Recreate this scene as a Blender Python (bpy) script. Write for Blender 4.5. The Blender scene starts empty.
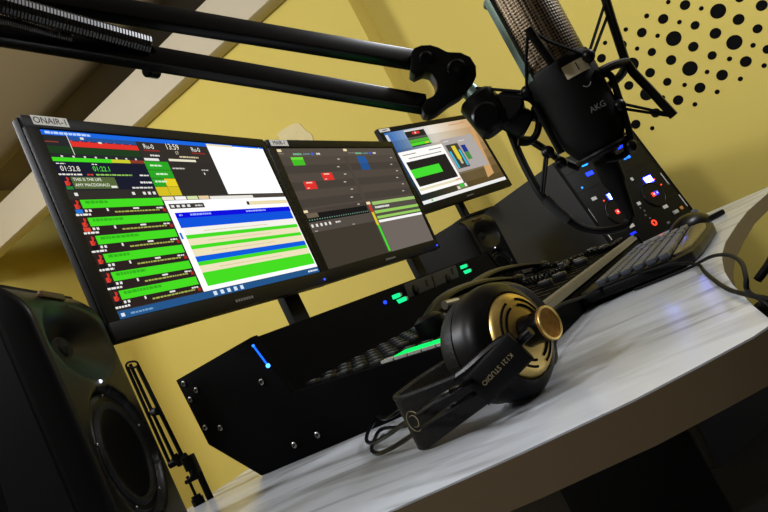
import bpy, bmesh, math, random
from mathutils import Matrix, Vector
random.seed(7)
SC = bpy.context.scene
COL = SC.collection
EYE = 0.845          # height of the camera above the floor; points below are relative to it
PI = math.pi
V = Vector

# ------------------------------------------------------------------ colour / materials
def lin(c):
    return tuple((x/255/12.92 if x/255 <= .04045 else ((x/255+.055)/1.055)**2.4) for x in c)

def mat(name, rgb, rough=.5, metal=0, spec=.5, bump=0, bscale=200, var=0, vscale=8, coat=0):
    m = bpy.data.materials.new(name); m.use_nodes = True
    nt = m.node_tree; b = nt.nodes['Principled BSDF']
    c = lin(rgb)
    b.inputs['Roughness'].default_value = rough
    b.inputs['Metallic'].default_value = metal
    b.inputs['Specular IOR Level'].default_value = spec
    b.inputs['Coat Weight'].default_value = coat
    tc = nt.nodes.new('ShaderNodeTexCoord')
    nz = nt.nodes.new('ShaderNodeTexNoise'); nz.inputs['Scale'].default_value = vscale
    nz.inputs['Detail'].default_value = 4
    nt.links.new(tc.outputs['Object'], nz.inputs['Vector'])
    mix = nt.nodes.new('ShaderNodeMix'); mix.data_type = 'RGBA'
    mix.inputs[6].default_value = (*[x*(1-var) for x in c], 1)
    mix.inputs[7].default_value = (*[min(1, x*(1+var)) for x in c], 1)
    nt.links.new(nz.outputs['Fac'], mix.inputs[0])
    nt.links.new(mix.outputs[2], b.inputs['Base Color'])
    if bump:
        n2 = nt.nodes.new('ShaderNodeTexNoise'); n2.inputs['Scale'].default_value = bscale
        nt.links.new(tc.outputs['Object'], n2.inputs['Vector'])
        bp = nt.nodes.new('ShaderNodeBump'); bp.inputs['Strength'].default_value = bump
        bp.inputs['Distance'].default_value = .002
        nt.links.new(n2.outputs['Fac'], bp.inputs['Height'])
        nt.links.new(bp.outputs['Normal'], b.inputs['Normal'])
    return m

_em = {}
def em(rgb, s=1.0):
    k = (tuple(rgb), s)
    if k not in _em:
        m = bpy.data.materials.new('lit_%d_%d_%d' % tuple(rgb)); m.use_nodes = True
        nt = m.node_tree; nt.nodes.remove(nt.nodes['Principled BSDF'])
        e = nt.nodes.new('ShaderNodeEmission')
        e.inputs[0].default_value = (*lin(rgb), 1); e.inputs[1].default_value = s
        nt.links.new(e.outputs[0], nt.nodes['Material Output'].inputs[0])
        _em[k] = m
    return _em[k]

M = dict(
    wall=mat('yellow_wall_paint', (208, 188, 97), .85, spec=.2, bump=.25, bscale=180, var=.03, vscale=2),
    darkwall=mat('taupe_unseen_wall', (92, 84, 72), .95, spec=.1, bump=.4, bscale=120, var=.1),  # unseen walls, toned down to cut bounce and reflections
    ceil=mat('ceiling_paint', (168, 156, 140), .9, spec=.2, bump=.1, var=.04, vscale=3),
    fascia=mat('fascia_paint', (196, 184, 158), .8, spec=.2, var=.03),
    floor=mat('dark_carpet', (18, 16, 15), .95, spec=.1, bump=.6, bscale=300, var=.2, vscale=40),
    black=mat('black_plastic', (10, 11, 11), .45, spec=.12, var=.1, vscale=60, bump=.05, bscale=900),
    matte=mat('matte_black_metal', (9, 9, 9), .6, spec=.14, var=.12, vscale=30, bump=.08, bscale=700),
    console=mat('console_black_steel', (6, 6, 7), .75, spec=.03, var=.1, vscale=20, bump=.05, bscale=900),
    gloss=mat('glossy_black_plastic', (6, 6, 7), .3, spec=.16, var=.1),
    semig=mat('satin_black_plastic', (8, 8, 9), .36, spec=.17, var=.1),
    key=mat('black_key_plastic', (13, 13, 15), .35, spec=.5, var=.1),
    leather=mat('black_leather', (10, 10, 10), .5, spec=.22, bump=.25, bscale=350, var=.15, vscale=50),
    bar=mat('black_anodised_bar', (7, 7, 8), .26, spec=.25, var=.1),
    coil=mat('dark_spring_steel', (88, 88, 88), .35, metal=1, var=.1),
    badge=mat('copper_badge', (84, 60, 36), .5, metal=.5, var=.2),
    gold=mat('gold_anodised_metal', (228, 200, 124), .38, metal=1, var=.06, vscale=60),
    bronze=mat('worn_bronze_cap', (150, 108, 48), .5, metal=.9, var=.6, vscale=260),
    steel=mat('steel', (150, 150, 150), .3, metal=1, var=.05),
    rail=mat('champagne_aluminium', (118, 113, 98), .5, metal=.4, var=.05, vscale=20),
    grey=mat('grey_plastic', (96, 98, 100), .45, var=.08),
    dgrey=mat('dark_grey_panel', (31, 32, 34), .6, spec=.3, var=.08, vscale=12),
    dplate=mat('charcoal_plate', (40, 40, 37), .55, spec=.3, var=.1, vscale=30),
    kbkey=mat('grey_keycap', (66, 71, 81), .38, spec=.5, var=.06),
    kbrest=mat('wall_tinted_palm_rest', (58, 52, 45), .25, spec=.5, var=.06),  # brown stands for the yellow wall mirrored in the glossy rest
    label=mat('white_label_paper', (246, 246, 244), .7, spec=.2, var=.02),
    mlabel=mat('aged_label_tape', (190, 180, 146), .7, spec=.2, var=.06),
    ink=mat('black_ink', (14, 14, 16), .8, spec=.1),
    print_=mat('grey_print', (120, 122, 118), .6),
    goldprint=mat('gold_print', (120, 108, 76), .6),
    dot=mat('black_vinyl', (7, 7, 6), .8, spec=.08, var=.1),
    patch=mat('pale_patch_tone', (212, 197, 148), .9, spec=.1, var=.1, vscale=20),
    frame=mat('green_grey_metal', (120, 140, 132), .35, metal=.8, var=.08),
    clear=mat('clear_grey_plastic', (168, 170, 165), .2, spec=.6, var=.1),
    white=mat('white_plastic', (205, 205, 200), .4, var=.03),
    orange=mat('orange_print', (196, 128, 36), .6),
    chair=mat('black_upholstery', (7, 7, 7), .8, spec=.2, bump=.4, bscale=260, var=.1),
)

def desk_material():
    m = mat('pale_streaked_laminate', (226, 226, 222), .21, spec=.5)
    nt = m.node_tree; b = nt.nodes['Principled BSDF']
    tc = nt.nodes.new('ShaderNodeTexCoord'); mp = nt.nodes.new('ShaderNodeMapping')
    mp.inputs['Rotation'].default_value = (0, 0, math.radians(-35))
    mp.inputs['Scale'].default_value = (3.2, 17, 1)
    nz = nt.nodes.new('ShaderNodeTexNoise'); nz.inputs['Scale'].default_value = 1.6
    nz.inputs['Detail'].default_value = 5; nz.inputs['Distortion'].default_value = .6
    cr = nt.nodes.new('ShaderNodeValToRGB')  # ramp from grey streaks to the pale base
    e = cr.color_ramp.elements
    e[0].position = .30; e[0].color = (*lin((128, 128, 127)), 1)
    e[1].position = .52; e[1].color = (*lin((196, 201, 208)), 1)
    nt.links.new(tc.outputs['Object'], mp.inputs['Vector']); nt.links.new(mp.outputs[0], nz.inputs['Vector'])
    n2 = nt.nodes.new('ShaderNodeTexNoise'); n2.inputs['Scale'].default_value = 4.5; n2.inputs['Detail'].default_value = 2
    nt.links.new(tc.outputs['Object'], n2.inputs['Vector'])
    mr = nt.nodes.new('ShaderNodeMapRange'); mr.inputs[1].default_value = .36; mr.inputs[2].default_value = .56
    nt.links.new(n2.outputs['Fac'], mr.inputs[0])
    mx = nt.nodes.new('ShaderNodeMix'); mx.data_type = 'RGBA'; mx.inputs[6].default_value = (*lin((192, 197, 204)), 1)
    nt.links.new(mr.outputs[0], mx.inputs[0]); nt.links.new(cr.outputs[0], mx.inputs[7])
    nt.links.new(nz.outputs['Fac'], cr.inputs[0]); nt.links.new(mx.outputs[2], b.inputs['Base Color'])
    return m
M['desk'] = desk_material()
M['deskedge'] = mat('brown_edge_band', (98, 84, 62), .6, spec=.3, var=.06)

def grille_material():
    m = mat('mic_mesh', (108, 94, 74), .42, metal=.85)
    nt = m.node_tree; b = nt.nodes['Principled BSDF']
    tc = nt.nodes.new('ShaderNodeTexCoord')
    vo = nt.nodes.new('ShaderNodeTexVoronoi'); vo.inputs['Scale'].default_value = 400
    vo.inputs['Randomness'].default_value = .15
    nt.links.new(tc.outputs['Object'], vo.inputs['Vector'])
    cr = nt.nodes.new('ShaderNodeValToRGB'); e = cr.color_ramp.elements
    e[0].position = .25; e[0].color = (*lin((14, 13, 11)), 1)
    e[1].position = .62; e[1].color = (*lin((112, 97, 76)), 1)
    nt.links.new(vo.outputs['Distance'], cr.inputs[0]); nt.links.new(cr.outputs[0], b.inputs['Base Color'])
    bp = nt.nodes.new('ShaderNodeBump'); bp.inputs['Strength'].default_value = .8; bp.inputs['Distance'].default_value = .0006
    nt.links.new(vo.outputs['Distance'], bp.inputs['Height']); nt.links.new(bp.outputs[0], b.inputs['Normal'])
    return m
M['mesh'] = grille_material()

# ------------------------------------------------------------------ mesh building
def frame(o, x, y, z):
    m = Matrix.Identity(4)
    for i, a in enumerate((x, y, z)):
        a = V(a).normalized()
        for r in range(3): m[r][i] = a[r]
    for r in range(3): m[r][3] = o[r]
    return m
def axis_frame(o, z, xhint=(1, 0, 0)):
    z = V(z).normalized(); x = V(xhint); x = (x - z*x.dot(z)).normalized()
    return frame(o, x, z.cross(x), z)
def yawframe(o, n):
    """x = to the right seen from the front, -y = facing direction n (horizontal), z up"""
    n = V((n[0], n[1], 0)).normalized(); up = V((0, 0, 1)); y = -n
    return frame(o, y.cross(up), y, up)
def smooth_path(pts, sub=6, closed=False):
    pts = [V(p) for p in pts]; n = len(pts)
    if n < 3 or sub < 2: return pts
    out = []
    rng = n if closed else n-1
    for i in range(rng):
        p1, p2 = pts[i], pts[(i+1) % n]
        p0 = pts[(i-1) % n] if (closed or i > 0) else p1*2-p2
        p3 = pts[(i+2) % n] if (closed or i+2 < n) else p2*2-p1
        for k in range(sub):
            t = k/sub
            out.append(.5*((2*p1)+(p2-p0)*t+(2*p0-5*p1+4*p2-p3)*t*t+(-p0+3*p1-3*p2+p3)*t**3))
    if not closed: out.append(pts[-1])
    return out

class MB:
    def __init__(s): s.bm = bmesh.new(); s.mats = []
    def slot(s, m):
        if m not in s.mats: s.mats.append(m)
        return s.mats.index(m)
    def add(s, vs, fs, m, T=None):
        k = s.slot(m); T = T or Matrix.Identity(4)
        bv = [s.bm.verts.new(T @ V(v)) for v in vs]
        for f in fs:
            try: s.bm.faces.new([bv[i] for i in f]).material_index = k
            except ValueError: pass
        return s
    def merge(s, b2, m, T=None):
        b2.verts.index_update()
        vs = [v.co.copy() for v in b2.verts]; fs = [[v.index for v in f.verts] for f in b2.faces]
        b2.free(); return s.add(vs, fs, m, T)
    def box(s, c, d, m, T=None, bev=0, seg=2):
        b = bmesh.new(); bmesh.ops.create_cube(b, size=1)
        for v in b.verts: v.co = V((v.co.x*d[0]+c[0], v.co.y*d[1]+c[1], v.co.z*d[2]+c[2]))
        if bev: bmesh.ops.bevel(b, geom=b.edges[:], offset=bev, segments=seg, affect='EDGES', profile=.6)
        return s.merge(b, m, T)
    def prism(s, poly, a0, a1, m, T=None, axis='z', bev=0, top_mat=None):
        """polygon (list of 2D points) extruded; axis z: (x,y), y: (x,z), x: (y,z)"""
        def p3(p, a):
            return {'z': (p[0], p[1], a), 'y': (p[0], a, p[1]), 'x': (a, p[0], p[1])}[axis]
        b = bmesh.new(); n = len(poly)
        va = [b.verts.new(p3(p, a0)) for p in poly]; vb = [b.verts.new(p3(p, a1)) for p in poly]
        b.faces.new(va); b.faces.new(vb[::-1])
        for i in range(n): b.faces.new((va[i], vb[i], vb[(i+1) % n], va[(i+1) % n]))
        bmesh.ops.recalc_face_normals(b, faces=b.faces[:])
        if bev: bmesh.ops.bevel(b, geom=b.edges[:], offset=bev, segments=2, affect='EDGES', profile=.6)
        return s.merge(b, m, T)
    def tube(s, pts, r, m, T=None, n=8, sub=1, closed=False, flat=None):
        """round tube; r a number or a list per given point; flat=(normal, factor) squashes the section"""
        raw = [V(p) for p in pts]
        P = smooth_path(raw, sub, closed) if sub > 1 else raw
        if isinstance(r, (list, tuple)):
            R = []
            for i in range(len(P)):
                t = i/(len(P)-1)*(len(r)-1); k = min(int(t), len(r)-2); R.append(r[k]+(r[k+1]-r[k])*(t-k))
        else: R = [r]*len(P)
        vs, fs = [], []
        nn = None; N = len(P)
        for i, p in enumerate(P):
            if closed: t = P[(i+1) % N]-P[i-1]
            else: t = P[min(i+1, N-1)]-P[max(i-1, 0)]
            t.normalize()
            if flat is not None: nn = V(flat[0])
            elif nn is None: nn = V((0, 0, 1)) if abs(t.z) < .8 else V((1, 0, 0))
            nn = nn-t*nn.dot(t)
            nn.normalize(); bb = t.cross(nn)
            f = flat[1] if flat else 1
            for k in range(n):
                a = 2*PI*k/n
                vs.append(p+nn*(math.cos(a)*R[i]*f)+bb*(math.sin(a)*R[i]))
        rng = N if closed else N-1
        for i in range(rng):
            for k in range(n):
                fs.append((i*n+k, i*n+(k+1) % n, ((i+1) % N)*n+(k+1) % n, ((i+1) % N)*n+k))
        if not closed:
            fs.append(tuple(range(n))[::-1]); fs.append(tuple((N-1)*n+k for k in range(n)))
        return s.add(vs, fs, m, T)
    def lathe(s, prof, m, T=None, n=40, sx=1, sy=1):
        vs, fs = [], []
        for r, z in prof:
            for k in range(n):
                a = 2*PI*k/n; vs.append((r*math.cos(a)*sx, r*math.sin(a)*sy, z))
        for i in range(len(prof)-1):
            for k in range(n): fs.append((i*n+k, i*n+(k+1) % n, (i+1)*n+(k+1) % n, (i+1)*n+k))
        if prof[0][0] > 1e-6: fs.append(tuple(range(n))[::-1])
        if prof[-1][0] > 1e-6: fs.append(tuple((len(prof)-1)*n+k for k in range(n)))
        return s.add(vs, fs, m, T)
    def cyl(s, p0, p1, r, m, n=24, bev=.0):
        p0, p1 = V(p0), V(p1); L = (p1-p0).length
        T = axis_frame(p0, p1-p0, (1, 0, .3))
        prof = [(r, 0), (r, L)] if not bev else [(r-bev, 0), (r, bev), (r, L-bev), (r-bev, L)]
        return s.lathe(prof, m, T, n)
    def ball(s, c, r, m, T=None, sc=(1, 1, 1)):
        b = bmesh.new(); bmesh.ops.create_uvsphere(b, u_segments=20, v_segments=12, radius=1)
        for v in b.verts: v.co = V((v.co.x*r*sc[0]+c[0], v.co.y*r*sc[1]+c[1], v.co.z*r*sc[2]+c[2]))
        return s.merge(b, m, T)
    def torus(s, R, r, m, T, n=40, k=10, a0=0, a1=2*PI):
        closed = abs(a1-a0-2*PI) < 1e-3
        cnt = n if closed else n+1
        pts = [(R*math.cos(a0+(a1-a0)*i/n), R*math.sin(a0+(a1-a0)*i/n), 0) for i in range(cnt)]
        return s.tube([T @ V(p) for p in pts], r, m, n=k, closed=closed)
    def helix(s, path, R, r, turns, m, n=6, per=10):
        P = smooth_path(path, 10); L = [0]
        for a, b in zip(P, P[1:]): L.append(L[-1]+(b-a).length)
        tot = L[-1]; out = []; cnt = turns*per
        for i in range(cnt+1):
            d = tot*i/cnt; k = 0
            while k < len(L)-2 and L[k+1] < d: k += 1
            f = (d-L[k])/max(L[k+1]-L[k], 1e-9); p = P[k].lerp(P[k+1], f); t = (P[k+1]-P[k]).normalized()
            a = V((0, 0, 1)); a = (a-t*a.dot(t)).normalized(); b = t.cross(a)
            th = 2*PI*i/per; out.append(p+a*(R*math.cos(th))+b*(R*math.sin(th)))
        return s.tube(out, r, m, n=n)
    def text(s, txt, size, m, T, align='LEFT', depth=.0):
        cu = bpy.data.curves.new('t', 'FONT'); cu.body = txt; cu.size = size; cu.align_x = align; cu.align_y = 'CENTER'
        cu.resolution_u = 3; cu.extrude = depth
        o = bpy.data.objects.new('t', cu)
        me = o.to_mesh()
        vs = [v.co.copy() for v in me.vertices]; fs = [list(p.vertices) for p in me.polygons]
        o.to_mesh_clear(); bpy.data.objects.remove(o); bpy.data.curves.remove(cu)
        return s.add(vs, fs, m, T)
    def build(s, name, parent=None, recalc=True):
        if recalc: bmesh.ops.recalc_face_normals(s.bm, faces=s.bm.faces[:])
        me = bpy.data.meshes.new(name)
        base = V((0, 0, EYE))
        if parent is not None and 'frame' in ROOTS.get(parent.name, {}):
            inv = ROOTS[parent.name]['frame'].inverted()
        else: inv = None
        if inv is not None:
            for v in s.bm.verts: v.co = inv @ v.co
        s.bm.to_mesh(me); s.bm.free()
        for m in s.mats: me.materials.append(m)
        for p in me.polygons: p.use_smooth = True
        me.set_sharp_from_angle(angle=math.radians(35))
        o = bpy.data.objects.new(name, me); COL.objects.link(o)
        if inv is not None: o.parent = parent
        else: o.location = base
        if parent is not None and inv is not None: ROOTS[o.name] = {'frame': ROOTS[parent.name]['frame']}
        else: ROOTS[o.name] = {'frame': Matrix.Identity(4)}
        return o
ROOTS = {}
def thing(name, label, cat, T, group=None):
    """an Empty at the thing's base; parts are written in world points and turned into its frame"""
    if not isinstance(T, Matrix): T = Matrix.Translation(V(T))
    o = bpy.data.objects.new(name, None); COL.objects.link(o)
    o.empty_display_size = .05
    o.matrix_world = Matrix.Translation((0, 0, EYE)) @ T
    o['label'] = label; o['category'] = cat
    if group: o['group'] = group
    ROOTS[o.name] = {'frame': T}
    return o
def tag(o, label, cat, group=None):
    o['label'] = label; o['category'] = cat
    if group: o['group'] = group
    return o
def struct(o): o['kind'] = 'structure'; return o
def dup_part(src, parent, loc, name=None):
    c = src.copy(); COL.objects.link(c); c.parent = parent; c.location = loc
    return c

# ------------------------------------------------------------------ room shell
FLOOR = -EYE
def wall(name, pts, z0, z1, m, th=.1):
    b = MB(); b.prism(pts, z0, z1, m); return struct(b.build(name))
WT = 1.99
# far wall: right-hand stretch, a step shaped to cast shade, the main stretch and a left splay angled to look darker
wall('wall_far', [(2.2, 3.05), (-1.07, 3.05), (-1.07, 2.87), (-3.2, 2.87), (-4.6, 3.8), (-4.9, 3.85), (-4.9, 4.1), (2.2, 4.1)], FLOOR, WT, M['wall'])
wall('wall_left', [(-4.9, -1.6), (-4.9, 4.1), (-5.0, 4.1), (-5.0, -1.6)], FLOOR, 2.6, M['wall'])
wall('wall_right', [(2.2, -1.6), (2.2, 4.1), (2.3, 4.1), (2.3, -1.6)], FLOOR, 2.6, M['darkwall'])
wall('wall_back', [(-5.0, -1.7), (2.3, -1.7), (2.3, -1.6), (-5.0, -1.6)], FLOOR, 2.6, M['darkwall'])
b = MB(); b.box((-1.35, 1.2, FLOOR-.05), (7.3, 5.8, .1), M['floor']); struct(b.build('floor'))
b = MB(); b.prism([(-1.7,2.2),(2.66,2.2),(2.78,2.225),(2.88,2.285),(2.96,2.37),(3.02,2.48),(3.06,2.6),(4.1,2.6),(4.1,2.8),(-1.7,2.8)], -5.0, 2.3, M['ceil'], axis='x'); struct(b.build('ceiling'))  # far end shaped as an upward curve to hold shade above the fascia
b = MB(); b.box((-1.35, 2.81, 1.885), (7.0, .10, .25), M['fascia'], bev=.006); struct(b.build('trim_1'))
# pale irregular patch on the wall above the middle monitor
b = MB()
sm = [(-1.7737,2.8650,1.2182), (-1.7126,2.8650,1.2173), (-1.6580,2.8650,1.2078), (-1.6229,2.8650,1.1920), (-1.6096,2.8650,1.1416), (-1.5884,2.8650,1.1046), (-1.5938,2.8650,1.0601), (-1.6905,2.8650,1.0702), (-1.7733,2.8650,1.1320)]
b.prism([(p[0], p[2]) for p in sm], 2.8645, 2.871, M['patch'], axis='y')
tag(b.build('pale_wall_patch'), 'pale irregular patch on the yellow wall above the middle monitor', 'wall patch')

# dots on the far wall, in level rows
ROWS = [
 (.281, 'lowest row', [(-.185,.009),(0,.0095),(.092,.0095),(.185,.0095),(.277,.0095)]),
 (.331, 'second row up', [(-.234,.0194),(-.144,.0195),(-.046,.0202),(.046,.0208),(.137,.0214),(.231,.021),(.314,.017)]),
 (.373, 'third row up', [(-.277,.009),(-.091,.0093),(.003,.0091),(.097,.009),(.188,.0097),(.28,.0096)]),
 (.421, 'fourth row up', [(-.137,.0275),(-.047,.0166),(.05,.0295),(.142,.017),(.231,.029),(.321,.0173)]),
 (.492, 'fifth row up', [(-.182,.0189),(-.086,.0196),(.006,.0202),(.1,.0198),(.191,.0213),(.283,.021),(.372,.0206)]),
 (.564, 'sixth row up', [(-.131,.0285),(-.041,.0167),(.054,.0301),(.144,.017),(.238,.0291),(.324,.0174)]),
 (.610, 'seventh row up', [(-.083,.0093),(.008,.0092),(.102,.0091),(.193,.009)]),
 (.658, 'eighth row up', [(-.223,.0188),(-.126,.0189),(-.037,.0195),(.057,.0201),(.15,.0198)]),
 (.707, 'topmost row', [(-.18,.0094),(-.084,.0094),(.01,.0102),(.104,.0091)]),
]
ORD = ['first', 'second', 'third', 'fourth', 'fifth', 'sixth', 'seventh']
for z, rn, row in ROWS:
    for i, (x, r) in enumerate(row):
        b = MB(); T = frame((x, 3.0505, z), (1, 0, 0), (0, 0, 1), (0, -1, 0))
        b.lathe([(r, 0), (r, .0012), (r-.0005, .0016)], M['dot'], T, 32)
        size = 'large' if r > .025 else 'small' if r < .012 else 'medium'
        tag(b.build('wall_dot'), '%s round black dot on yellow wall, %s from left in its %s' % (size, ORD[i], rn), 'wall dot', 'black dots on the far wall')

# ------------------------------------------------------------------ desk
DZ = -.095
desk = thing('desk', 'pale laminate desk with brown edge band carrying the whole broadcasting setup', 'desk', (-.5, 1.1, FLOOR))
outline = [(-.84,.15),(-.253,.329),(-.168,.355),(-.102,.381),(-.064,.404),(-.034,.424),(-.024,.436),(-.023,.45),(-.031,.51),(-.045,.64),(-.0525,.74),(-.056,.85),(-.056,.921),(-.053,1.022),(-.036,1.216),(-.014,1.411),(.037,1.666),(.085,1.845),(.048,1.88),(-.094,2.012),(-.2,2.09),(-.34,2.12),(-.99,2.12),(-.851,.812),(-.836,.661),(-.82,.4)]
b = MB()
b.prism(outline, DZ-.028, DZ-.0012, M['deskedge'])
b.build('edge_band', desk)
b = MB(); b.prism(outline, DZ-.0012, DZ, M['desk']); b.build('desk_top', desk)
for p in ((-.62, .45), (-.62, 1.9)):
    b = MB(); b.box((p[0], p[1], (FLOOR+DZ-.028)/2), (.42, .03, DZ-.028-FLOOR), M['matte'], bev=.003); b.build('leg', desk)

# ------------------------------------------------------------------ monitors
W1, H1 = .555, .335
def uvrect(b, w, h, u0, v0, u1, v1, col, L=1, s=1.0, T=None):
    y = -.0002*L
    x0, x1 = (u0-.5)*w, (u1-.5)*w; z0, z1 = (.5-v0)*h, (.5-v1)*h
    b.add([(x0, y, z0), (x1, y, z0), (x1, y, z1), (x0, y, z1)], [(0, 1, 2, 3)], em(col, s), T)
def uvtext(b, w, h, u, v, size, txt, col, T, L=4, align='LEFT', s=1.0, squeeze=1):
    S = T @ frame(((u-.5)*w, -.0002*L, (.5-v)*h), (1, 0, 0), (0, 0, 1), (0, -1, 0)) @ Matrix.Diagonal((squeeze, 1, 1, 1))
    b.text(txt, size, em(col, s), S, align)
def dashes(b, w, h, u0, v, u1, hgt, col, T, L=3, seed=0, s=1.0):
    """a line of print too small to read"""
    rg = random.Random(seed); u = u0
    while u < u1:
        d = min(rg.uniform(.006, .016), u1-u)
        uvrect(b, w, h, u, v-hgt/2*rg.uniform(.7, 1), u+d, v+hgt/2, col, L, s, T); u += d+.0025

def monitor(label, c, n, tilt, sc, screen, bez, lab, led, stand):
    T = yawframe(c, n) @ Matrix.Rotation(tilt, 4, 'X')
    w, h = W1*sc, H1*sc
    root = thing('monitor', label, 'monitor', T, 'monitors on the desk')
    bl, bt, br, bb = bez
    sw, sh = w-bl-br, h-bt-bb
    ST = T @ Matrix.Translation(((bl-br)/2, 0, (bb-bt)/2))
    b = MB()
    # bezel ring + back shell
    b.box((0, .0105, 0), (w, .016, h), M['black'], T, bev=.005, seg=3)
    b.box((0, .034, -.01), (w*.62, .036, h*.6), M['black'], T, bev=.012)
    b.build('housing', root)
    b = MB()
    f0 = -.0025
    for cx, cz, dx, dz in ((0, h/2-bt/2, w-.004, bt-.002), (0, -h/2+bb/2, w-.004, bb-.002)):
        b.box((cx, .001, cz), (dx, .007, dz), M['black'], T, bev=.0015)
    for cx, dx in ((-w/2+bl/2, bl-.002), (w/2-br/2, br-.002)):
        b.box((cx, .001, (bb-bt)/2), (dx, .007, h-bt-bb+.004), M['black'], T, bev=.0015)
    bez_o = b.build('bezel', root)
    b = MB(); screen(b, sw, sh, ST); b.build('screen', root, recalc=False)
    if lab:
        x0, x1, z, hh, txt = lab
        b = MB(); b.box(((x0+x1)/2, -.0031, z), (x1-x0, .0006, hh), M['label'], T)
        if txt: b.text(txt, hh*.95, M['ink'], T @ frame(((x0+x1)/2, -.0036, z-.0003), (1, 0, 0), (0, 0, 1), (0, -1, 0)), 'CENTER')
        else: b.box(((x0+x1)/2, -.0035, z), ((x1-x0)*.45, .0003, hh*.3), M['grey'], T)
        o = b.build('label_sticker', root); o['label'] = 'small white paper label'
    # brand print on the lower bezel, too small to read
    b = MB()
    for i in range(7): b.box((-.021+i*.007, -.0027, -h/2+bb*.45), (.005, .0004, .0045), M['print_'], T)
    b.build('brand_print', root)
    if led:
        b = MB(); b.ball((led[0], -.003, led[1]), .0022, em((40, 70, 255), 3), T); o = b.build('power_light', root); o['label'] = 'blue power light'
    stand(root, T, w, h)
    return root

# --- left screen: playout software
K = (58, 52, 46); GR = (70, 222, 34)
def screen_playout(b, w, h, T):
    R = lambda u0, v0, u1, v1, c, L=1, s=1.0: uvrect(b, w, h, u0, v0, u1, v1, c, L, s, T)
    R(0, 0, 1, 1, (52, 48, 44), 0)
    R(0, 0, 1, .027, (28, 104, 226)); dashes(b, w, h, .012, .014, .16, .014, (190, 215, 255), T, seed=2)
    R(0, .027, .325, .15, (40, 42, 44))
    R(.078, .027, .323, .052, (40, 84, 150), 2)
    R(.08, .056, .323, .086, (226, 52, 44), 2); R(.0, .088, .32, .128, (34, 62, 32), 2)
    for i in range(24):   # ragged edge of the red waveform
        R(.081+i*.01, .052+.004*((i*7) % 3), .088+i*.01, .058, (226, 52, 44), 3)
    R(0, .062, .042, .068, (150, 60, 44), 3)
    R(.0755, .022, .078, .135, (225, 215, 200), 4)
    R(.118, .03, .13, .043, (230, 228, 220), 4); R(.176, .05, .188, .06, (235, 230, 200), 4)
    R(0, .15, .197, .172, GR, 2); R(.197, .15, .266, .17, (206, 206, 44), 2); R(.266, .15, .322, .168, (140, 58, 44), 2)
    for i in range(8): R(.03+i*.037, .139, .037+i*.037, .149, (225, 222, 215), 3)
    R(0, .172, .322, .345, (28, 30, 46), 1)
    uvtext(b, w, h, .012, .213, .0115, '01:32.8', (245, 238, 225), T, squeeze=.95)
    uvtext(b, w, h, .117, .211, .0115, '01:22.1', (96, 236, 70), T, squeeze=.95)
    dashes(b, w, h, .0, .243, .075, .009, (240, 236, 228), T, seed=3); dashes(b, w, h, .09, .243, .11, .009, (220, 70, 50), T, seed=4)
    dashes(b, w, h, .12, .243, .25, .009, (150, 200, 90), T, seed=5); dashes(b, w, h, .28, .243, .318, .009, (235, 235, 230), T, seed=6)
    dashes(b, w, h, .006, .184, .034, .006, (235, 235, 230), T, seed=7); dashes(b, w, h, .12, .184, .14, .006, (235, 235, 230), T, seed=8)
    R(.032, .256, .18, .322, (86, 104, 58), 2)
    uvtext(b, w, h, .037, .272, .0068, 'THIS IS THE LIFE', (250, 250, 235), T)
    uvtext(b, w, h, .037, .302, .0068, 'AMY MACDONALD', (250, 250, 235), T)
    R(.155, .306, .176, .318, (235, 235, 225), 3); dashes(b, w, h, .27, .286, .318, .012, (235, 235, 230), T, seed=9)
    note(b, w, h, .017, .282, T)
    R(.006, .308, .028, .325, (44, 130, 52), 3); dashes(b, w, h, .23, .318, .31, .01, (225, 225, 220), T, seed=10)
    R(0, .328, .325, .372, (50, 46, 42), 2)
    for u in (.022, .22, .262, .282, .302): R(u, .343, u+.011, .36, (232, 230, 224), 3)
    for i in range(6):
        y = .381+i*.0965
        R(0, y-.004, .325, y+.092, (44, 34, 32), 1)
        R(.031, y, .326, y+.046, GR, 2)
        dashes(b, w, h, .045, y+.014, .12+.03*(i % 3), .016, (52, 176, 30), T, seed=20+i)
        note(b, w, h, .016, y+.026, T)
        R(.004, y+.051, .026, y+.072, [(36, 118, 214), (214, 70, 50)][i] if i < 2 else (26, 24, 26), 3)
        for u in (.033, .046): R(u, y+.053, u+.008, y+.066, (235, 235, 230), 3)
        R(.105, y+.05, .111, y+.066, (235, 235, 230), 3); R(.2, y+.052, .222, y+.061, (235, 235, 230), 3)
        dashes(b, w, h, .0, y+.079, .048, .011, (240, 238, 232), T, seed=40+i)
        dashes(b, w, h, .13, y+.072, .3, .009, (168, 178, 80), T, seed=60+i)
        dashes(b, w, h, .29, y+.06, .318, .009, (235, 235, 230), T, seed=80+i)
        R(.312, y+.066, .324, y+.084, (170, 40, 32), 3)
    # clock strip
    R(.326, .028, .655, .13, (54, 48, 43), 1)
    for u in (.346, .563): 
        uvtext(b, w, h, u, .058, .0125, 'Ru-0', (246, 246, 240), T, squeeze=.95); R(u-.004, .078, u+.064, .086, (150, 44, 36), 3)
    uvtext(b, w, h, .443, .05, .0155, '13:59', (250, 244, 225), T, squeeze=.95)
    uvtext(b, w, h, .476, .09, .009, '17', (240, 230, 200), T)
    dashes(b, w, h, .49, .113, .582, .011, (220, 205, 165), T, seed=101); dashes(b, w, h, .36, .113, .4, .011, (230, 230, 225), T, seed=102)
    R(.328, .132, .39, .148, (236, 236, 228), 2); R(.434, .13, .562, .145, (238, 232, 205), 2)
    R(.322, .152, .424, .205, (44, 166, 36), 2); R(.322, .208, .424, .258, (44, 166, 36), 2); R(.322, .261, .372, .312, (44, 166, 36), 2)
    R(.374, .261, .424, .312, (232, 208, 36), 2); R(.322, .314, .424, .37, (214, 192, 36), 2); R(.372, .314, .374, .37, (150, 130, 40), 3)
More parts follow.
